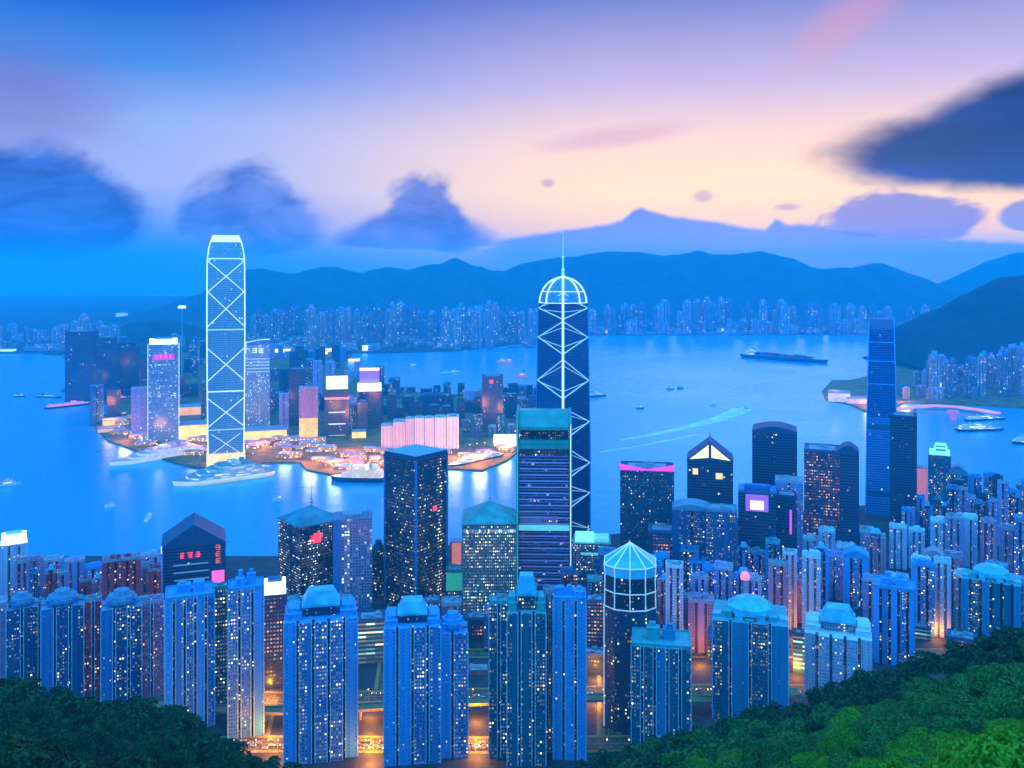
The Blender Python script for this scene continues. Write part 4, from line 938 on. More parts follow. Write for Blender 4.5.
rank(9, (0, 165), lin([(0, 612), (165, 618)]), (840, 870), ['pink', 'red', 'deep', 'lilac'], (15, 19), 'lower dusky tower between the round-roofed blue towers', CR, Rr, 'lower dusky towers on the left')
rank(6, (225, 385), lin([(225, 590), (385, 600)]), (980, 1040), ['navy', 'amber', 'deep', 'green'], (15, 22), 'dark office behind the front row left of the corner tower', CT, O, 'dark offices behind the left front row')
rank(5, (415, 520), lin([(415, 590), (470, 610), (520, 600)]), (930, 985), ['navy', 'green', 'deep'], (14, 20), 'dark office behind the front row near the pyramid roof', CT, O, 'dark offices behind the centre front row')
rank(5, (560, 660), lin([(560, 570), (660, 590)]), (950, 1000), ['navy', 'amber', 'teal', 'deep'], (13, 18), 'dark orange-flecked block behind the lantern tower', CT, O, 'blocks behind the lantern tower')

def podium(px, w_, yt, D, label, st='amber'):
    tower('podium_block', px - w_ / 2, px + w_ / 2, yt, D, st, label, 'low block', plan='rect', roof='flat', rh=0, dr=rng.uniform(.5, .9), group='low podium blocks')
for k in range(26):
    px = -20 + k * 41 + rng.uniform(-8, 8); D = rng.choice([880, 900, 965, 985]); podium(px, rng.uniform(24, 40), HY + F * (H - rng.uniform(18, 42)) / (D + 15), D, 'low podium block with amber windows between the towers', rng.choice(['amber', 'strip', 'amber', 'navy']))

# ------------------------------------------------------------------ far peninsula: named towers
PT = [
 (148, 179, 338, 2080, (facade('facade_bank', (.10, .3, .5), (.05, .16, .3), fh=4.5, bw=2.5, wu=.9, wv=.5, lit=.22, lc=(COOL, YEL), es=.7, blank=0), style('blue')[1], style('deep')[2], style('blue')[3]), 'far tower with glaring white crown, white lit edges and a magenta sign', dict(plan='rect', roof='lit', rh=11, edges='both', dr=.8)),
 (131, 148, 387, 2180, 'lilac', 'mauve slab beside the white crowned far tower', dict(plan='rect', roof='flat', rh=0)),
 (246, 270, 338, 2250, (facade('facade_veil', (.3, .4, .55), (.12, .22, .38), fh=4.5, bw=2.4, wu=.8, wv=.5, lit=.25, lc=(COOL, YEL), es=.7, blank=0), style('blue')[1], style('deep')[2], style('blue')[3]), 'grey blue striped tower with slanted lit crown, right of the tall braced skyscraper', dict(plan='rect', roof='none', rh=14, dr=.8)),
 (299, 318, 386, 2100, 'pink', 'mauve tower with glowing orange lower floors on the peninsula', dict(plan='rect', roof='flat', rh=0)),
 (325, 349, 387, 2160, 'dark', 'far tower under a blazing white billboard box, red band below it', dict(plan='rect', roof='none', rh=0)),
 (357, 382, 389, 2300, 'dark', 'far dark tower with white billboard, set back right of the red banded one', dict(plan='rect', roof='none', rh=0)),
 (482, 503, 375, 2200, 'dark', 'dark tower with a small red logo light on its top, alone behind the quay', dict(plan='rect', roof='flat', rh=0)),
 (289, 306, 368, 2300, 'dark', 'dark blue tower left of the mauve and orange one', dict(plan='rect', roof='flat', rh=0)),
 (65, 99, 331, 2720, 'dark', 'large dark slab at the western dock', dict(plan='rect', roof='flat', rh=0, dr=.5)),
 (97, 117, 337, 2740, 'dark', 'dark block joined to the right of the large western slab', dict(plan='rect', roof='flat', rh=0)),
 (115, 140, 341, 2900, 'dark', 'stepped dark block, second right of the western slab', dict(plan='rect', roof='boxes', rh=6)),
 (139, 160, 352, 2700, 'dark', 'low dark block behind the white crowned far tower', dict(plan='rect', roof='boxes', rh=6)),
 (420, 446, 391, 2500, 'dark', 'squat dark tower behind the cream wall like hotel row', dict(plan='rect', roof='boxes', rh=6)),
]
NT = {}
for (x0, x1, yt, D, st, lab, kw) in PT:
    NT[(x0)] = tower(O, x0, x1, yt, D, st, lab, CT, z0=3, **kw)
t = NT[148]; h, W, d = t['_h'], t['_w'], t['_d']
q = MB(); q.box(0, -d / 2 - .4, h - 36, W * .7, .8, 14); q.build('sign_panel', plain('sign_magenta', (.4, .05, .3), emit=(.9, .05, .6), es=.55), t)
q = MB(); glyphs(q, 0, h - 28, 9, 4, -d / 2 - 1.2, 21); q.build('neon_characters', PINKE, t)
t = NT[246]; h, W, d = t['_h'], t['_w'], t['_d']
q = MB(); A = [(-W / 2, h), (W / 2, h), (W / 2, h + 14), (W * .1, h + 13), (-W / 2, h + 7)]
q.face([(a, -d / 2, z) for a, z in A]); q.face([(a, d / 2, z) for a, z in A][::-1])
for i in range(5): j = (i + 1) % 5; q.face([(A[j][0], -d / 2, A[j][1]), (A[i][0], -d / 2, A[i][1]), (A[i][0], d / 2, A[i][1]), (A[j][0], d / 2, A[j][1])])
q.build('slanted_crown', style('deep')[1], t)
q = MB(); q.path([(-W / 2, -d / 2 - .6, h - 20), (-W / 2, -d / 2 - .6, h + 7), (W * .1, -d / 2 - .6, h + 13), (W / 2, -d / 2 - .6, h + 14)], 1.1, n=4); q.build('lit_edge', WHT_E, t)
q = MB(); glyphs(q, 0, h - 14, 14, 2, -d / 2 - .5, 33); q.build('lit_characters', WHT_E, t)
q = MB()
for k in range(5): q.box(0, -d / 2 - .6, h - 36 - k * 8, W * .98, 1, 2.4)
q.build('lit_louvre', plain('pale_louvre_lamp', (.5, .6, .7), emit=(.5, .75, 1), es=.35), t)
t = NT[299]; q = MB(); q.box(0, -t['_d'] / 2 - .5, 0, t['_w'] * .96, 1, t['_h'] * .42); q.build('lit_base', plain('orange_floodlit', (.7, .35, .12), emit=(1, .42, .05), es=1.1, var=.4, scale=.1), t)
t = NT[325]; h, W, d = t['_h'], t['_w'], t['_d']
q = MB(); q.box(0, 0, h, W * .9, d * .6, 28); q.build('billboard', WHT_B, t)
q = MB(); q.prism(rect(W + 1.5, d + 1.5), h - 24, h - 19, 0, 0, bottom=True); q.build('red_band', plain('red_band_lamp', (.5, .1, .1), emit=(1, .25, .25), es=1.3), t)
for k in range(3):
    q = MB(); q.box(0, -d / 2 - .4, h - 56 - k * 28, W * .7, .8, 2.4); q.build('lit_louvre', WHT_E, t)
t = NT[357]; h, W, d = t['_h'], t['_w'], t['_d']
q = MB(); q.box(0, 0, h, W * .95, d * .6, 18); q.build('billboard', WHT_B, t)
q = MB(); q.box(0, d * .2, h + 18, W * .8, d * .4, 34); q.build('upper_block', plain('violet_lit_wall', (.3, .15, .6), emit=(.35, .15, .9), es=.3), t)
q = MB(); q.box(0, 0, h + 52, W * .8, d * .5, 5); q.build('lit_crown', plain('pale_pink_lamp', (.7, .4, .6), emit=(1, .6, .8), es=1.6), t)
t = NT[482]; q = MB(); q.box(-t['_w'] * .05, -t['_d'] / 2 - .6, t['_h'] - 16, 9, 1, 9); q.build('red_sign', REDE, t)
# hotel row of cream fins
for k, (a, b_) in enumerate(((381, 393), (393, 405.5), (405.5, 414), (414.5, 424), (424.5, 434), (434.5, 446), (446.5, 459))):
    D = 2000; (x, y), rz, W, d, zt = pix(a, b_, [423, 419, 417, 416, 416, 415, 414][k], D, 1.6)
    m_ = plain('cream_hotel_wall', (.7, .55, .55), emit=(.95, .6, .6), es=.04, var=.08, scale=.03) if k < 3 else plain('cream_hotel_lit_wall', (.8, .7, .65), emit=(.95, .85, .7), es=.08, var=.1, scale=.03)
    tt_ = thing('hotel_block', 'cream hotel wing, number %s from the left of the seven behind the quay' % ['one', 'two', 'three', 'four', 'five', 'six', 'seven'][k], 'hotel', (x, y, 3), rz, 'seven cream hotel wings')
    q = MB(); q.prism(rect(W * .97, d), 0, zt - 3, 0, 0); q.build('wing_wall', m_, tt_)
    q = MB(); q.box(0, 0, zt - 3, W * .7, d * .5, 3.5); q.build('roof_plant', CONC, tt_)
    for j in range(3):
        q = MB(); q.box((j - 1) * W * .3, -d / 2 - .5, 1, 1.2, 1, zt - 5); q.build('pilaster', style('lilac')[1], tt_)
# floodlit stadium dome, golden halls
def hall(px0, px1, py, depth, hgt, label, mat, name='exhibition_hall', cat='hall', curved=False):
    D = DY(py, 3); (x, y), rz, W, _, _ = pix(px0, px1, py, D, 1); t = thing(name, label, cat, (x, D + depth / 2, 3), rz)
    q = MB(); q.prism(rect(W, depth), 0, hgt, 0, 0); q.build('hall_wall', mat, t)
    q = MB()
    if curved:
        n = 10; pr = [(-depth * .55 + depth * 1.1 * k / n, hgt + hgt * .8 * math.sin(math.pi * k / n)) for k in range(n + 1)]
        for k in range(n): q.face([(-W * .52, pr[k][0], pr[k][1]), (W * .52, pr[k][0], pr[k][1]), (W * .52, pr[k + 1][0], pr[k + 1][1]), (-W * .52, pr[k + 1][0], pr[k + 1][1])])
        q.face([(W * .52, a, z) for a, z in pr]); q.face([(-W * .52, a, z) for a, z in pr][::-1])
    else: q.prism([(a * 1.03, b * 1.06) for a, b in rect(W, depth)], hgt, hgt + 2, 0, 0, bottom=True)
    q.build('hall_roof', mat if curved else CONC, t)
    return t
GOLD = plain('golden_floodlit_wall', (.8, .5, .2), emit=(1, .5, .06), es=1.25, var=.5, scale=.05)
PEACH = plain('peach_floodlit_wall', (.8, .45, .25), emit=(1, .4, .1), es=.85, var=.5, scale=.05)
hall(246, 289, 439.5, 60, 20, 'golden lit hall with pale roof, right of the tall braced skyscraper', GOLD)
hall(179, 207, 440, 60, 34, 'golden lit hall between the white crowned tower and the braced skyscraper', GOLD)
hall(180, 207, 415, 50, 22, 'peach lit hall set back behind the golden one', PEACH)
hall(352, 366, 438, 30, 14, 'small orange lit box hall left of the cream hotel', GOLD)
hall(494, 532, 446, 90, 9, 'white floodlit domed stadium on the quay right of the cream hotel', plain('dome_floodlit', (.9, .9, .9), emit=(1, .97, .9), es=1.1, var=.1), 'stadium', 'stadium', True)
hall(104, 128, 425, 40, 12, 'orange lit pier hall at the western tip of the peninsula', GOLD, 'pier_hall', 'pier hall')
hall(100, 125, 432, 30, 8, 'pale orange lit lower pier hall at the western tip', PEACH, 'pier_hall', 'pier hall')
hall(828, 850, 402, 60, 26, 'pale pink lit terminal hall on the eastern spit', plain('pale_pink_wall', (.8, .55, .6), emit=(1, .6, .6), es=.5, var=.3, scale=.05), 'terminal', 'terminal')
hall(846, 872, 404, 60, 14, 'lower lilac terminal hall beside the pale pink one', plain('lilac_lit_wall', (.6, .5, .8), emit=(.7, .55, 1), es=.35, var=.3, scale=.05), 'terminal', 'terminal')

# filler ranks on the peninsula
def rank2(n, xr, base, top, styles, wpx, label, group, kind=Rr, roofs=('flat', 'boxes', 'none')):
    for i in range(n):
        px = xr[0] + (xr[1] - xr[0]) * (i + .5 + rng.uniform(-.3, .3)) / n
        D = DY(rng.uniform(*base), 3); w_ = rng.uniform(*wpx); yt = top(px) + rng.uniform(-6, 8); rf = rng.choice(roofs)
        tower(kind, px - w_ / 2, px + w_ / 2, yt, D, rng.choice(styles), label, CR if kind == Rr else CT, plan=rng.choice(['rect', 'lobed']), nf=2, ns=1, roof=rf, rh=4 if rf == 'boxes' else 0, dr=rng.uniform(.6, 1), group=group, z0=3)
rank2(24, (262, 385), (402, 432), lin([(262, 392), (385, 400)]), ['deep', 'dark', 'dark', 'glass', 'lilac'], (8, 14), 'hazy blue block behind the peninsula quay, left of the cream hotel', 'peninsula blocks left of the hotel')
rank2(14, (240, 385), (378, 395), lin([(240, 362), (385, 368)]), ['deep', 'dark', 'lilac'], (7, 11), 'hazy block set far back on the peninsula', 'peninsula blocks set far back')
rank2(30, (384, 545), (400, 428), lin([(384, 398), (420, 403), (470, 400), (545, 392)]), ['deep', 'dark', 'dark', 'dark'], (7, 13), 'dim blue block behind and right of the cream hotel', 'peninsula blocks right of the hotel')
rank2(20, (372, 545), (391, 403), lin([(372, 376), (420, 388), (545, 382)]), ['deep', 'dark', 'lilac'], (6, 12), 'dim block along the inner shore of the peninsula bay', 'blocks along the inner bay shore')
rank2(9, (462, 540), (432, 441), lin([(462, 418), (540, 414)]), ['deep', 'dark', 'teal'], (7, 10), 'low dim block between the cream hotel and the louvred tower', 'low blocks right of the hotel')
rank2(10, (90, 246), (395, 430), lin([(90, 384), (246, 378)]), ['dark', 'deep', 'dark'], (9, 15), 'dim blue block around the white crowned far tower', 'blocks round the white crowned tower')
rank2(26, (188, 352), (356, 374), lin([(188, 342), (352, 350)]), ['deep', 'dark', 'lilac', 'glass'], (5, 9), 'small hazy block in the blue distance behind the peninsula', 'small hazy blocks behind the peninsula')
rank2(16, (100, 246), (362, 392), lin([(90, 352), (246, 356)]), ['deep', 'dark', 'lilac'], (6, 11), 'hazy block in the distance behind the white crowned far tower', 'hazy blocks behind the white crowned tower')
for i in range(110):       # quay sheds
    px, py = rng.choice([(rng.uniform(114, 205), 0), (rng.uniform(250, 380), 0), (rng.uniform(262, 520), 0)])
    coast = lin([(118, 437), (150, 448), (205, 462), (262, 459), (300, 459), (330, 470), (385, 477), (420, 473), (450, 464), (507, 455), (520, 446)])(px)
    py = coast - rng.uniform(1.2, 24); g = G(px, py)
    t = thing('quay_shed', 'low warm lit shed on the peninsula waterfront', 'shed', g, rng.uniform(-.3, .3), 'sheds on the peninsula waterfront')
    q = MB(); W, d, h = rng.uniform(14, 44), rng.uniform(10, 24), rng.uniform(4, 10)
    q.prism(rect(W, d), 0, h, 0, 0); q.build('shed_wall', facade('shed_windows', (.45, .3, .22), (.3, .18, .1), fh=4, bw=4, wu=.7, wv=.6, lit=.75, lc=(WARM, (1, .4, .08), COOL), es=2.2, blank=0, clump=.2, mech=False), t)
    q = MB(); q.pyramid([(a * 1.08, b * 1.08) for a, b in rect(W, d)], h, h + 2.5); q.build('shed_roof', rng.choice([CONC, style('pink')[1], style('blue')[1]]), t)

# ------------------------------------------------------------------ far skylines: prototypes and copies
def proto(W, d, h, m, lab):
    t = thing('distant_tower', lab, 'tower', (0, 0, 0), 0); q = MB()
    pts, tg = lobed(W, d, 3, 1, 3, 3); q.prism(pts, 0, h, mt=1, em=[2 if k < 0 else 0 for k in tg]); q.build('tower_body', m, t)
    q = MB(); q.box(0, 0, h, W * .5, d * .5, h * .06 + 3); q.build('lift_housing', m[1], t)
    return t
FW = [[facade('far_windows_pale', (.22, .3, .42), (.1, .16, .24), fh=9, bw=9, lit=.3, lc=(COOL, WARM), es=.7, blank=.1), style('blue')[1], style('deep')[2]],
      [facade('far_windows_rose', (.3, .26, .38), (.1, .15, .24), fh=9, bw=9, lit=.25, lc=(COOL, WARM), es=.7, blank=.1), style('lilac')[1], style('lilac')[2]],
      [facade('far_windows_dim', (.1, .18, .3), (.06, .1, .18), fh=9, bw=9, lit=.2, lc=(COOL, WARM), es=.6, blank=.1), style('deep')[1], style('deep')[2]]]
protos = [proto(rng.uniform(28, 46), 26, rng.choice([100, 120, 140]), FW[k % 3], 'x') for k in range(9)]
usedp = set()
def skyline(n, xr, base, top, label, group, w=(1, 1)):
    for i in range(n):
        px = xr[0] + (xr[1] - xr[0]) * (i + .5 + rng.uniform(-.8, .8)) / n
        D = DY(rng.uniform(*base), 3); yt = top(px) + abs(rng.gauss(0, 1)) * 6 - 2
        k = rng.randrange(9); p = protos[k]; h0 = max(v.co.z for v in p.children[0].data.vertices)
        hh = max(35, Z(yt, D) - 3); loc = (X(px, D), D, 2.6); sc = (rng.uniform(*w), rng.uniform(*w), hh / h0)
        if k not in usedp:
            usedp.add(k); p.location = loc; p.rotation_euler.z = rng.uniform(-.5, .5); p.scale = sc; p['label'] = label; p['group'] = group
        else: dup(p, loc, rng.uniform(-.5, .5), label, group, sc)
skyline(46, (592, 965), (332, 334.5), lin([(592, 306), (640, 302), (700, 298), (740, 296), (800, 302), (880, 304), (965, 308)]), 'hazy tower in the far skyline beyond the open harbour', 'far skyline beyond the harbour', (1, 1.6))
skyline(40, (592, 965), (336, 339.5) if False else (333, 334.8), lin([(592, 318), (965, 318)]), 'lower hazy block on the far shore beyond the open harbour', 'low blocks on the far shore', (1, 1.7))
skyline(60, (250, 545), (335, 350), lin([(250, 312), (300, 305), (350, 308), (400, 302), (440, 308), (480, 300), (545, 312)]), 'hazy tower in the skyline between the braced and the masted skyscrapers', 'skyline between the two skyscrapers', (.8, 1.3))
skyline(30, (-25, 205), (338, 351), lin([(-25, 322), (40, 325), (75, 312), (100, 316), (130, 330), (205, 335)]), 'hazy tower in the blue distance at far left', 'hazy towers at far left', (.8, 1.3))
skyline(34, (912, 1060), (385, 399), lin([(912, 378), (935, 350), (960, 360), (990, 350), (1024, 342), (1060, 340)]), 'slim hazy tower on the eastern shore below the dark hill', 'slim towers below the dark hill', (.45, .8))
skyline(12, (899, 985), (393, 400), lin([(899, 388), (985, 385)]), 'low hazy block at the water below the dark hill', 'low blocks below the dark hill', (.5, .9))
# low clutter of the far shore that nobody could count
q = MB()
for i in range(500):
    if i % 2: px = rng.uniform(560, 1000); y_ = rng.uniform(331, 334.8)
    else: px = rng.uniform(-40, 545); y_ = rng.uniform(338, 352 if px < 380 else 348)
    D = DY(y_, 2.5); q.box(X(px, D), D, 2.6, rng.uniform(15, 60), rng.uniform(15, 40), rng.uniform(8, 38))
q.build('distant_low_town', FW[0][0]); SC.objects['distant_low_town']['kind'] = 'stuff'
# lit docks and lamps in the distance
for (px, py, w_, hh, em, st_, lab) in ((283, 352, 14, 16, (1, .75, .9), 2.2, 'pale pink lit dock shed, leftmost of the distant glowing row'), (295, 358, 13, 18, (1, .5, .7), 2.0, 'pink lit dock shed just below the leftmost distant one'), (316, 354, 22, 16, (1, .55, .65), 2.2, 'wide pink lit dock shed in the distant glowing row'),
        (332, 351, 12, 14, (1, .7, .9), 2, 'small lit dock shed ending the distant glowing row'), (367, 350, 8, 24, (.8, 1, .95), 2.4, 'greenish white lit dock block in the distance'), (354, 361, 10, 12, (1, .5, .8), 2, 'pink lit dock shed above the set back billboard tower'),
        (298, 366, 12, 6, (.7, .9, 1), 2, 'blue white lit dock roof in the distance'), (52, 349, 14, 10, (.8, .95, 1), 1.6, 'white lit dock shed at far left across the bay'), (8, 351, 12, 10, (.6, .9, 1), 1.4, 'blue lit dock shed at the far left edge'), (122, 318, 10, 40, (.6, .8, 1), .5, 'pale lit tower top in the blue distance left'),
        (724, 333, 16, 30, (1, .8, .8), 1.3, 'pale lit block on the far shore beyond the cargo ship'), (608, 333, 26, 14, (1, .7, .8), .9, 'pink lit quay shed on the far shore right of the mast skyscraper'), (937, 386, 9, 12, (.9, .95, 1), 1.4, 'white lit block at the foot of the dark eastern hill'), (928, 352, 11, 20, (1, .8, .85), 1.0, 'lit building on the lower slope of the dark eastern hill')):
    D = DY(py, 3); t = thing('lit_dock', lab, 'dock shed', (X(px, D), D, 3), 0)
    W = w_ / F * D; q = MB(); q.prism(rect(W, 40), 0, hh, 0, 0); q.build('shed_wall', plain('dock_lamp_%.1f_%.1f_%.1f' % em, (.7, .6, .6), emit=em, es=st_), t)
    q = MB(); q.pyramid(rect(W * 1.04, 44), hh, hh * 1.4); q.build('shed_roof', style('blue')[1], t)
t = thing('light_mast', 'tall light mast with a glaring white head over the distant docks', 'light mast', (X(182, 3300), 3300, 3), 0)
q = MB(); q.tube((0, 0, 0), (0, 0, Z(308, 3300) - 3), 2.6, 1.2); q.build('pole', CONC, t)
q = MB(); z = Z(308, 3300) - 3; q.prism(ngon(15, 10), z, z + 8, 0, 0, sx=.8, bottom=True); q.build('lamp_head', WHT_B, t)

# ------------------------------------------------------------------ boats
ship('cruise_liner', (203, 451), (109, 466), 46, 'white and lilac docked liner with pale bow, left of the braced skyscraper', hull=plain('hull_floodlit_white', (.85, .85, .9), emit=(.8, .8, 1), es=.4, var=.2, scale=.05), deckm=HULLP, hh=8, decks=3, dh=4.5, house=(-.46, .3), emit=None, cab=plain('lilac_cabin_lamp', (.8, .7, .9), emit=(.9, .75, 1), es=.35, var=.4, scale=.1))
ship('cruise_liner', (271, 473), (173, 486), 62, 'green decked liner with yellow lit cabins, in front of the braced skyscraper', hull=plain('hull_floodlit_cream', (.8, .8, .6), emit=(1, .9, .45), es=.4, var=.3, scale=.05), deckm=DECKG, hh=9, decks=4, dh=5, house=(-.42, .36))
ship('harbour_ferry', (386, 481), (331, 480), 34, 'white and orange lit moored ship with black hull, left of the corner tower', hull=HULLD, deckm=HULLW, hh=9, decks=3, dh=5, cab=plain('peach_cabin_lamp', (.8, .5, .3), emit=(1, .6, .3), es=.6, var=.4, scale=.1))
ship('harbour_ferry', (500, 456), (448, 468), 30, 'broad dark hulled ferry moored right of the corner tower', hull=HULLD, deckm=HULLW, hh=6, decks=2)
ship('cargo_ship', (742, 357), (828, 363.5), 46, 'long dark cargo ship stacked with containers in the open harbour', hull=HULLD, deckm=DECKW, hh=16, decks=5, house=(-.44, -.3), cargo=True, dh=5)
ship('motor_yacht', (-8, 488), (21, 484), 12, 'white motor boat with pink side at the left edge of the harbour', 'boat', hull=HULLW, deckm=HULLP, hh=4, decks=2)
ship('passenger_ferry', (45, 409), (98, 403), 22, 'pink lit ferry lying by the western dock', 'ferry', hull=HULLD, deckm=HULLP, hh=5, decks=2, cab=plain('pink_cabin_lamp', (.7, .2, .3), emit=(1, .25, .4), es=.8))
ship('passenger_ferry', (96, 401), (133, 398.5), 24, 'pink roofed ferry right behind the first pink one', 'ferry', hull=HULLD, deckm=HULLP, hh=6, decks=2, cab=M['pink_cabin_lamp'])
ship('tug_boat', (36, 397), (62, 398), 10, 'dark small tug left of the pink ferries', 'boat', hull=HULLD, deckm=HULLD, hh=4, decks=1)
ship('tug_boat', (14, 397), (25, 397), 10, 'tiny dark boat at the far left water', 'boat', hull=HULLD, deckm=REDH, hh=4, decks=1)
ship('motor_yacht', (105, 508), (116, 506), 5, 'tiny pale boat below the lilac docked liner', 'boat', hull=HULLW, hh=2.5, decks=1, mast=3)
ship('motor_yacht', (145, 523), (152, 515), 5, 'tiny pale boat heading away above the crimson block', 'boat', hull=HULLW, hh=2.5, decks=1, mast=3)
ship('motor_yacht', (273, 502), (284, 500), 5, 'tiny pale boat above the low green pyramid roof', 'boat', hull=HULLW, hh=2.5, decks=1, mast=3)
ship('harbour_ferry', (457, 348), (433, 349), 30, 'pale pink ferry in the bay behind the peninsula', 'ferry', hull=HULLP, deckm=HULLP, hh=12, decks=2, dh=6)
ship('harbour_ferry', (512, 363), (497, 363), 26, 'bright pink barge in the bay behind the peninsula', 'barge', hull=plain('pink_hull', (.85, .2, .35), emit=(1, .2, .45), es=.3), deckm=HULLP, hh=10, decks=1, dh=6)
ship('harbour_ferry', (527, 377), (515, 377), 22, 'magenta lit boat just left of the masted skyscraper', 'boat', hull=M['pink_hull'], deckm=HULLD, hh=8, decks=2, dh=5)
ship('motor_yacht', (441, 374), (461, 372), 12, 'slim white boat in the middle of the bay behind the peninsula', 'boat', hull=HULLW, hh=4, decks=1)
ship('motor_yacht', (410, 366), (417, 366), 10, 'tiny white boat near the far side of the bay', 'boat', hull=HULLW, hh=4, decks=1)
ship('harbour_ferry', (586, 397), (606, 396), 16, 'dark ferry just right of the masted skyscraper', 'ferry', hull=HULLD, deckm=DECKG, hh=5, decks=2)
ship('tug_boat', (636, 408.5), (644, 408.5), 6, 'small dark tug alone in the open harbour', 'boat', hull=HULLD, deckm=HULLD, hh=3, decks=1, mast=4)
ship('tug_boat', (677, 388.5), (684, 388.5), 8, 'small dark boat left of the cargo ship, nearer the right', 'boat', hull=HULLD, deckm=HULLD, hh=3, decks=1, mast=4)
ship('tug_boat', (667, 389.5), (674, 389), 8, 'small dark boat, left one of a close pair', 'boat', hull=HULLD, deckm=HULLD, hh=3, decks=1, mast=4)
ship('motor_yacht', (711, 405), (716, 404), 5, 'tiny white boat ahead of the long wake', 'boat', hull=HULLW, hh=2.5, decks=1, mast=4)
ship('speed_boat', (742, 409), (748, 407.5), 5, 'small fast boat at the head of the long white wake', 'boat', hull=HULLW, hh=2.5, decks=1, mast=2)
ship('passenger_ferry', (957, 431), (1004, 430), 24, 'ferry with several white lit decks below the pink bridge', 'ferry', hull=HULLD, deckm=DECKW, hh=6, decks=3)
ship('passenger_ferry', (966, 421), (1006, 419), 18, 'second lit ferry behind the one below the pink bridge', 'ferry', hull=HULLD, deckm=DECKW, hh=5, decks=2)
ship('passenger_ferry', (1012, 443), (1050, 446), 24, 'ferry cut off by the right edge', 'ferry', hull=HULLD, deckm=DECKW, hh=6, decks=3)
# wakes
foam = plain('foam', (.95, .9, .95), .7, var=.25, scale=.03)
def wake(pts, w0, w1):
    q = MB(); P_ = [G(*p, z=0) for p in pts]; n = len(P_)
    L_, R_ = [], []
    for i, p in enumerate(P_):
        dd = (P_[min(i + 1, n - 1)] - P_[max(i - 1, 0)]).normalized(); nn = Vector((-dd.y, dd.x, 0)); w_ = (w0 + (w1 - w0) * i / (n - 1)) / 2 + random.Random(i).uniform(-1, 1)
        L_.append(p + nn * w_); R_.append(p - nn * w_)
    for i in range(n - 1):
        for (z, s_) in ((.06, 1),):
            q.face([(L_[i].x, L_[i].y, .08), (L_[i + 1].x, L_[i + 1].y, .08), (R_[i + 1].x, R_[i + 1].y, .08), (R_[i].x, R_[i].y, .08)])
    o = q.build('wake_foam', foam); o['kind'] = 'stuff'
wake([(620, 440), (640, 437), (660, 433), (680, 429), (700, 424), (715, 420), (728, 415), (738, 411), (744, 409)], 8, 64)
wake([(600, 452), (640, 446), (680, 438), (700, 434)], 5, 12)
# pink lit bridge
t = thing('harbour_bridge', 'pink lit low bridge running to the eastern shore', 'bridge')
pp = [(896, 409), (915, 406), (935, 405), (955, 406), (975, 408.5), (998, 412.5)]
P_ = [G(*p, z=12) for p in pp]
q = MB()
for a, b_ in zip(P_[:-1], P_[1:]):
    n_ = Vector((-(b_ - a).y, (b_ - a).x, 0)).normalized() * 11
    c = [a + n_, b_ + n_, b_ - n_, a - n_]; lo_ = [Vector((v.x, v.y, v.z - 4)) for v in c]
    q.face(c[::-1]); q.face(lo_)
    for i in range(4): j = (i + 1) % 4; q.face([lo_[j], lo_[i], c[i], c[j]])
q.build('bridge_deck', plain('bridge_lamp_glow', (.7, .3, .35), emit=(1, .25, .3), es=.7, var=.4, scale=.03), t)
for a in P_:
    q = MB(); q.tube((a.x, a.y, -2), (a.x, a.y, 8), 4, 4, n=8); q.build('pier', CONC, t)
t = thing('navigation_tower', 'pink tower standing in the water under the bridge', 'tower', G(953, 420, z=0)); q = MB(); q.box(0, 0, -2, 12, 12, 20); q.build('tower_base', plain('pink_pier', (.6, .2, .35), emit=(1, .2, .4), es=.3), t); q = MB(); q.box(0, 0, 18, 26, 14, 8); q.build('platform', M['pink_pier'], t)

# ------------------------------------------------------------------ streets in the near city
asph = plain('asphalt', (.10, .08, .03), .75, var=.3, scale=.2); pave = plain('pavement', (.30, .23, .07), .8, var=.2, scale=.3); paint = plain('road_paint', (.75, .75, .7), .6)
def road(name, pts, w_, z=4.05):
    n = len(pts); P_ = [Vector((a, b, z)) for a, b in pts]; q = MB(); L_, R_, K = [], [], []
    for i, p in enumerate(P_):
        dd = (P_[min(i + 1, n - 1)] - P_[max(i - 1, 0)]).normalized(); nn = Vector((-dd.y, dd.x, 0)); L_.append(p + nn * w_ / 2); R_.append(p - nn * w_ / 2); K.append(nn)
    for i in range(n - 1): q.face([R_[i], R_[i + 1], L_[i + 1], L_[i]])
    q.build(name, asph, kind='structure')
    q = MB()
    for i in range(n - 1):
        for S_, s in ((L_, 1), (R_, -1)):
            a, b_, c, e = S_[i], S_[i + 1], S_[i + 1] + K[i + 1] * s * 3.5, S_[i] + K[i] * s * 3.5
            top = [Vector((v.x, v.y, z + .13)) for v in (a, b_, c, e)]
            q.face(top if s < 0 else top[::-1]); q.face([a, b_, top[1], top[0]] if s < 0 else [b_, a, top[0], top[1]])
    q.build('pavement', pave, kind='structure')
    q = MB()
    for i in range(n - 1):
        L = (P_[i + 1] - P_[i]).length; dd = (P_[i + 1] - P_[i]).normalized()
        for lane in (-.25, 0, .25):
            k = 0.0
            while k + 3 < L:
                a = P_[i] + dd * k + K[i] * w_ * lane; b_ = a + dd * (3 if lane else 8); kk = K[i] * .12
                q.face([(v.x, v.y, z + .02) for v in (a - kk, b_ - kk, b_ + kk, a + kk)]); k += 9
    q.build('road_marking', paint, kind='structure')
road('road', [(-420, 748), (-200, 752), (0, 750), (200, 756), (330, 775)], 20)
road('road', [(-420, 838), (-200, 832), (0, 842), (220, 850), (420, 842)], 18)
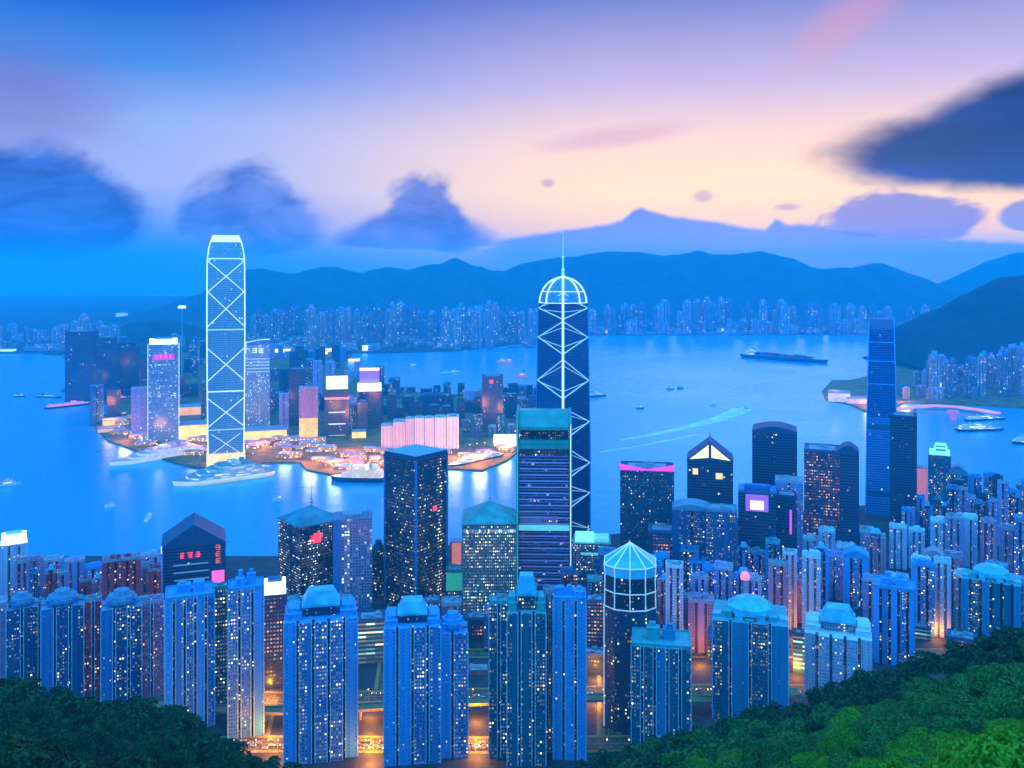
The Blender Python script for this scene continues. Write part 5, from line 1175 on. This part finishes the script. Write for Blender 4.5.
road('road', [(-215, 762), (-225, 828)], 12, 4.06); road('road', [(-100, 760), (-104, 826)], 12, 4.06); road('road', [(82, 763), (90, 836)], 14, 4.06); road('road', [(185, 764), (192, 840)], 12, 4.06)
road('road', [(-120, 850), (-140, 1100)], 14, 4.06); road('road', [(92, 856), (110, 1100)], 14, 4.06); road('road', [(250, 858), (300, 1200)], 14, 4.06); road('road', [(-420, 930), (450, 930)], 16, 4.1)
# flyover
t = thing('flyover', 'concrete flyover crossing the orange lit streets behind the front towers', 'flyover')
P_ = [Vector((X(px, Y_), Y_, 15)) for px, Y_ in ((150, 792), (230, 790), (290, 786), (360, 792), (430, 800), (500, 805), (620, 812), (720, 806), (800, 822))]
q = MB(); r1 = MB()
for a, b_ in zip(P_[:-1], P_[1:]):
    n_ = Vector((-(b_ - a).y, (b_ - a).x, 0)).normalized()
    for off, w_, z0_, z1_, mb_ in ((0, 6, -1.4, 0, q), (5.7, .3, 0, 1.1, r1), (-5.7, .3, 0, 1.1, r1)):
        c = [a + n_ * (off + w_), b_ + n_ * (off + w_), b_ + n_ * (off - w_), a + n_ * (off - w_)]
        hi_ = [(v.x, v.y, v.z + z1_) for v in c]; lo_ = [(v.x, v.y, v.z + z0_) for v in c]
        mb_.face(hi_[::-1]); mb_.face(lo_)
        for i in range(4): j = (i + 1) % 4; mb_.face([lo_[j], lo_[i], hi_[i], hi_[j]])
q.build('deck', pave, t); r1.build('parapet', CONC, t)
for a in P_[::1]:
    q = MB(); q.tube((a.x, a.y, 4), (a.x, a.y, 13.6), 1.2, n=10); q.build('pier', CONC, t)

# street lamps
lampm = plain('sodium_lamp', (.9, .5, .2), emit=(1, .5, .14), es=14)
L0 = thing('street_lamp', 'street lamp', 'street lamp'); q = MB(); q.tube((0, 0, 0), (0, 0, 10), .14, .09); q.tube((0, 0, 10), (1.6, 0, 10.5), .08); q.build('pole', CONC, L0)
q = MB(); q.prism([(1.2 + a, b) for a, b in rect(1.2, .6)], 10.2, 10.5, 0, 0, bottom=True); q.build('lamp_head', lampm, L0)
first = [True]
def lamp(loc, rz, label, group, sc=1.0):
    if first[0]:
        first[0] = False; L0.location = loc; L0.rotation_euler.z = rz; L0['label'] = label; L0['group'] = group; L0.scale = (sc,) * 3
    else: dup(L0, loc, rz, label, group, (sc,) * 3)
def glow(x, y, z, p, col=(1, .30, .0), r=2.5):
    l = bpy.data.lights.new('street_glow', 'POINT'); l.energy = p; l.color = col; l.shadow_soft_size = r
    o = bpy.data.objects.new('street_glow', l); C.objects.link(o); o.location = (x, y, z)
for k in range(34):
    x = -300 + k * 18; lamp((x, 737.5 + .3 * math.sin(k), 4.2), R(90), 'sodium lamp on the street at the foot of the front towers', 'lamps on the front street')
for k in range(26):
    x = -300 + k * 24; lamp((x, 826, 4.2), R(90), 'sodium lamp on the second street behind the front towers', 'lamps on the second street')
for k in range(22):
    x = -300 + k * 28; lamp((x, 944, 4.2), R(-90), 'sodium lamp on the third street among the offices', 'lamps on the third street')
for i in range(70):
    px = rng.uniform(112, 520)
    coast = lin([(112, 437), (150, 450), (205, 464), (262, 461), (300, 461), (330, 472), (385, 480), (420, 476), (450, 467), (507, 458), (520, 446)])(px)
    if 207 < px < 246: continue
    g = G(px, coast - rng.choice([.4, .8, 3, 7, 12])); lamp(g, rng.uniform(0, 6), 'warm lamp dotted along the peninsula waterfront', 'lamps on the peninsula waterfront', 1.5)
def gapglow(px, ys, p=60000, z=12, col=(1, .30, .0)):
    for y_ in ys:
        D = DY(y_, 4); glow(X(px, D), D, z, p * .5, col)
gapglow(245, (735, 755)); gapglow(272, (738, 756, 765)); gapglow(371, (718, 735, 752, 764), 80000); gapglow(477, (722, 740, 757), 80000)
gapglow(596, (650, 680, 705), 60000); gapglow(700, (648, 665), 70000); gapglow(796, (640, 660, 676), 60000); gapglow(938, (640,), 40000)
gapglow(270, (690, 700), 50000)
for px, py, p in ((110, 425, 5), (125, 440, 4), (160, 452, 4), (193, 448, 5), (193, 425, 4), (225, 462, 5), (262, 447, 5), (285, 455, 3), (310, 462, 5), (335, 466, 6), (362, 470, 8), (380, 460, 6), (352, 450, 5), (400, 470, 6), (430, 466, 7), (455, 458, 7), (480, 462, 7), (505, 452, 6), (835, 398, 6), (870, 406, 6), (905, 402, 5), (75, 392, .5)):
    g = G(px, py); glow(g.x, g.y, 28, p * 42000, (1, .30, .0), 14)

# cars
def make_car():
    t = thing('car', 'car', 'car'); q = MB()
    q.prism([(a, b) for a, b in rect(4.4, 1.75)], .3, .85, 0, 0, bottom=True, sx=.98); q.build('body', plain('car_paint', (.5, .5, .52), .3, var=.0), t)
    q = MB(); q.prism(rect(2.5, 1.6), .85, 1.4, 0, 1, sx=.75, sy=.85); q.build('cabin', [plain('car_glass', (.03, .04, .05), .1), plain('car_paint', (.5, .5, .52))], t)
    for sx in (-1.4, 1.4):
        for sy in (-.8, .8): q = MB(); q.tube((sx, sy - .1, .32), (sx, sy + .1, .32), .32, n=10); q.build('wheel', plain('tyre', (.02, .02, .02)), t)
    for sy in (-.6, .6):
        q = MB(); q.box(2.2, sy, .55, .15, .35, .2); q.build('headlight', plain('headlamp', (.9, .9, .9), emit=(1, .9, .7), es=25), t)
        q = MB(); q.box(-2.2, sy, .6, .15, .35, .2); q.build('tail_light', plain('tail_lamp', (.5, .02, .02), emit=(1, .05, .02), es=12), t)
    return t
c0 = make_car(); fc = True
for (pxr, Yc, lanes, lab, g_) in (((225, 290), 751, (-6, -2, 2, 6), 'car on the front street in the gap left of the cyan capped tower', 'cars on the left of the front street'), ((357, 386), 750, (-6, -2, 2, 6), 'car on the orange street below the green striped office', 'cars below the striped office'), ((463, 492), 751, (-6, -2, 2, 6), 'car on the orange street below the short bright block', 'cars below the bright block'),
                            ((355, 490), 838, (-5, -1, 3), 'car on the second street behind the front towers', 'cars on the second street'), ((585, 800), 846, (-5, -1, 3), 'car on the second street right of the plain blue tower', 'cars on the second street, right')):
    for k in range(14):
        px = pxr[0] + (pxr[1] - pxr[0]) * (k + rng.random()) / 14; ln = rng.choice(lanes); x = X(px, Yc + ln); rz = 0 if ln < 0 else math.pi
        if fc: c0.location = (x, Yc + ln, 4.09); c0.rotation_euler.z = rz; c0['label'] = lab; c0['group'] = g_; fc = False
        else: dup(c0, (x, Yc + ln, 4.09), rz, lab, g_)

# ------------------------------------------------------------------ foreground hillside
from mathutils import noise as mnz
SIL = lin([(-400, 660), (-100, 668), (0, 681), (60, 690), (110, 699), (160, 706), (200, 722), (250, 747), (300, 772), (360, 800), (500, 800), (560, 772), (600, 757), (650, 741), (720, 722), (780, 705), (820, 690), (870, 670), (940, 648), (1024, 628), (1150, 600), (1400, 560)])
SD = lin([(-400, 380), (0, 400), (160, 430), (300, 560), (500, 640), (560, 600), (650, 560), (720, 530), (820, 470), (940, 420), (1024, 390), (1400, 340)])
CH = 13.0
def ground_z(x, D):
    px = CX + F * x / max(D, 20); sd, sy = SD(px), SIL(px)
    zs_ = Z(sy, sd) - CH
    if D <= sd:
        z0_ = H - 14 - 10
        f = (D - 20) / (sd - 20)
        # slightly bowed line from the lookout down to the skyline edge, always under the sight line
        z = z0_ + (zs_ - z0_) * f
        lim = H - (max(sy + 190 * (1 - f) ** 1.2, sy) - HY) / F * D - CH
        z = min(z, lim)
        z += (mnz.noise(Vector((x * .02, D * .02, 0))) * 6 + mnz.noise(Vector((x * .008, D * .009, 5))) * 12) * min(1, (D - 20) / 60) * (1 if D < sd - 50 else max(.1, (sd - D) / 50))
    else:
        z = zs_ - (D - sd) * .95
    return z
V, Fc = [], []
xs = [-900 + 12 * i for i in range(151)]; ys = [-60 + 10 * j for j in range(86)]
for Yv in ys:
    for xv in xs:
        if Yv < 20: z = 372 - (20 - Yv) * .02
        else: z = ground_z(xv, Yv)
        V.append((xv, Yv, max(z, 3.0)))
for j in range(len(ys) - 1):
    for i in range(len(xs) - 1):
        a = j * len(xs) + i; Fc.append((a, a + 1, a + len(xs) + 1, a + len(xs)))
me = bpy.data.meshes.new('hillside'); me.from_pydata(V, [], Fc); me.materials.append(plain('hillside_scrub', (.03, .07, .02), .9, var=.5, scale=.15, bump=.5)); me.update()
o = bpy.data.objects.new('hillside', me); C.objects.link(o); o['kind'] = 'structure'

def leafm(name, c1, c2):
    m = bpy.data.materials.new(name); m.use_nodes = True; t = m.node_tree; b = t.nodes['Principled BSDF']
    c = E(t, nd(t, 'ShaderNodeTexCoord').outputs['Object']); rnd = E(t, nd(t, 'ShaderNodeObjectInfo').outputs['Random'])
    n = noise(t, c, .5, 3); cc = mixc(t, (n.ss(.35, .65) * .7 + rnd * .4).sat(), c1, c2); t.links.new(cc.o, b.inputs['Base Color'])
    b.inputs['Roughness'].default_value = .6; b.inputs['Specular IOR Level'].default_value = .2
    tr = nd(t, 'ShaderNodeBsdfTranslucent'); t.links.new(cc.o, tr.inputs[0]); mx = nd(t, 'ShaderNodeMixShader'); mx.inputs[0].default_value = .25
    t.links.new(b.outputs[0], mx.inputs[1]); t.links.new(tr.outputs[0], mx.inputs[2]); t.links.new(mx.outputs[0], t.nodes['Material Output'].inputs['Surface'])
    return m
bark = plain('bark', (.09, .065, .05), .9, bump=.4)
def crown_arrays(seed, n, R_=5.0, Hc=6.0, leaf=.5, clumps=10):
    g = np.random.RandomState(seed); cs = []
    for k in range(clumps):
        a = g.rand() * 6.283; rr = R_ * .68 * math.sqrt(g.rand()); zc = 3.2 + Hc * (.25 + .6 * g.rand() * (1 - (rr / R_) ** 2 * .6)); cs.append((rr * math.cos(a), rr * math.sin(a), zc, R_ * g.uniform(.28, .5)))
    cs.append((0, 0, 3.2 + Hc * .7, R_ * .5))
    cs = np.array(cs); idx = g.randint(0, len(cs), n); v = g.normal(size=(n, 3)); v /= np.linalg.norm(v, axis=1)[:, None]; v[:, 2] = np.abs(v[:, 2]) * 1.0 - .25
    rad = cs[idx, 3] * g.uniform(.8, 1.03, n); p = cs[idx, :3] + v * rad[:, None] * np.array([1, 1, .75])
    nrm = v + g.normal(size=(n, 3)) * .45; nrm /= np.linalg.norm(nrm, axis=1)[:, None]
    u = np.cross(nrm, g.normal(size=(n, 3))); u /= np.linalg.norm(u, axis=1)[:, None]; w_ = np.cross(nrm, u); s = (leaf * g.uniform(.6, 1.2, n))[:, None]
    q = np.stack([p - u * s, p - w_ * s * .55, p + u * s, p + w_ * s * .55], 1).reshape(-1, 3)
    return q, cs
def mesh_quads(name, q, mat):
    me = bpy.data.meshes.new(name); n = len(q) // 4; me.from_pydata(q.tolist(), [], [(4 * i, 4 * i + 1, 4 * i + 2, 4 * i + 3) for i in range(n)]); me.materials.append(mat); me.update(); return me
LM = [leafm('leaf_dark', (.008, .045, .014), (.035, .13, .04)), leafm('leaf_mid', (.025, .14, .025), (.08, .30, .05)), leafm('leaf_lit_tint', (.04, .24, .008), (.14, .44, .02))]  # third leaf tone has the light on the lower right trees painted in
def tree_proto(seed, leafi, n, leaf, Rr_=5.0, Hc=6.0):
    t = thing('broadleaf_tree', 'x', 'tree'); q, cs = crown_arrays(seed, n, Rr_, Hc, leaf)
    o = bpy.data.objects.new('crown', mesh_quads('crown', q, LM[leafi])); C.objects.link(o); o.parent = t
    m = MB(); m.tube((0, 0, -2), (0, 0, 4.5), .32, .2, n=7)
    for c in cs[:6]: m.tube((0, 0, 3.2), tuple(c[:3]), .14, .04, n=5)
    m.build('trunk', bark, t); return t
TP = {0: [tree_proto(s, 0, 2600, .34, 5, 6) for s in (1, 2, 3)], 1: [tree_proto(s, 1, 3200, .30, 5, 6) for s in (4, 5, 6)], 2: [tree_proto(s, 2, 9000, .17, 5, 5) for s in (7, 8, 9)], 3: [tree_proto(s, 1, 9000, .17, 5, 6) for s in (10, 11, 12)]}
usedt = set(); rt = random.Random(12); cand = []
D = 62.0
while D < 640:
    step = 10.5 + D * .007
    x = X(-60, D)
    while x < X(1090, D):
        xx, yy = x + rt.uniform(-2.6, 2.6), D + rt.uniform(-2.6, 2.6); px = CX + F * xx / yy
        x += step
        if yy > SD(px) + 14: continue
        z = ground_z(xx, yy); py = HY + F * (H - z - CH) / yy
        if py > 800 or z < 8: continue
        cand.append((yy, xx, z, px, py))
    D += step
cand.sort()
# the 290 that show largest stand as trees of their own, the rest as one wood
print('tree candidates', len(cand))
LABT = {0: ('dark broadleaf tree on the upper slope', 'dark trees on the slope'), 1: ('mid green broadleaf tree on the open slope', 'mid green trees on the slope'), 2: ('yellow green tree painted as brightly lit, in the lower right foreground', 'bright trees in the lower right foreground'), 3: ('dark green tree on the lower left hillside', 'dark trees on the left hillside')}
rest = []
for i, (yy, xx, z, px, py) in enumerate(cand):
    br = mnz.noise(Vector((xx * .03, yy * .03, 2)))
    right = px > 520
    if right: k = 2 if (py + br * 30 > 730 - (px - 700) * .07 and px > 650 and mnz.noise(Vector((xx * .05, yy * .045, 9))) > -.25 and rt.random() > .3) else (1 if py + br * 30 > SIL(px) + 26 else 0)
    else: k = 0
    s = rt.uniform(1.15, 2.0)
    if i < 290:
        lab, g_ = LABT[k if right else 3]
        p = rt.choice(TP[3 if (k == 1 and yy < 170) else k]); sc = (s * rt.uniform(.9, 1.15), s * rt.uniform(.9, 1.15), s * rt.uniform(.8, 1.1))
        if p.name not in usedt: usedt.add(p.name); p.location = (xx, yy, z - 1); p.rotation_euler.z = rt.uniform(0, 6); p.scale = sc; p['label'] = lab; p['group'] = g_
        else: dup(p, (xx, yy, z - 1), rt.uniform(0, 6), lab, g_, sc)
    else: rest.append((xx, yy, z - 1, s, k))
for ps in TP.values():
    for p in ps:
        if p.name not in usedt:
            for c in list(p.children): bpy.data.objects.remove(c)
            bpy.data.objects.remove(p)
woods = [[], []]
small = [crown_arrays(50 + s, 650, 5, 6, .62)[0] for s in range(4)]
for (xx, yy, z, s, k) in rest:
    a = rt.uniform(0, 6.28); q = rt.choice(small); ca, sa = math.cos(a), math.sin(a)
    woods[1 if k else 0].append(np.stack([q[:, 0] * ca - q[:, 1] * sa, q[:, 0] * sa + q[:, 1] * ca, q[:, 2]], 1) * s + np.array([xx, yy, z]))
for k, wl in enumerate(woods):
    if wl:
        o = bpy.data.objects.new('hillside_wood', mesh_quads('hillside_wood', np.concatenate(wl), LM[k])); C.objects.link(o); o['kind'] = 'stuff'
clean()
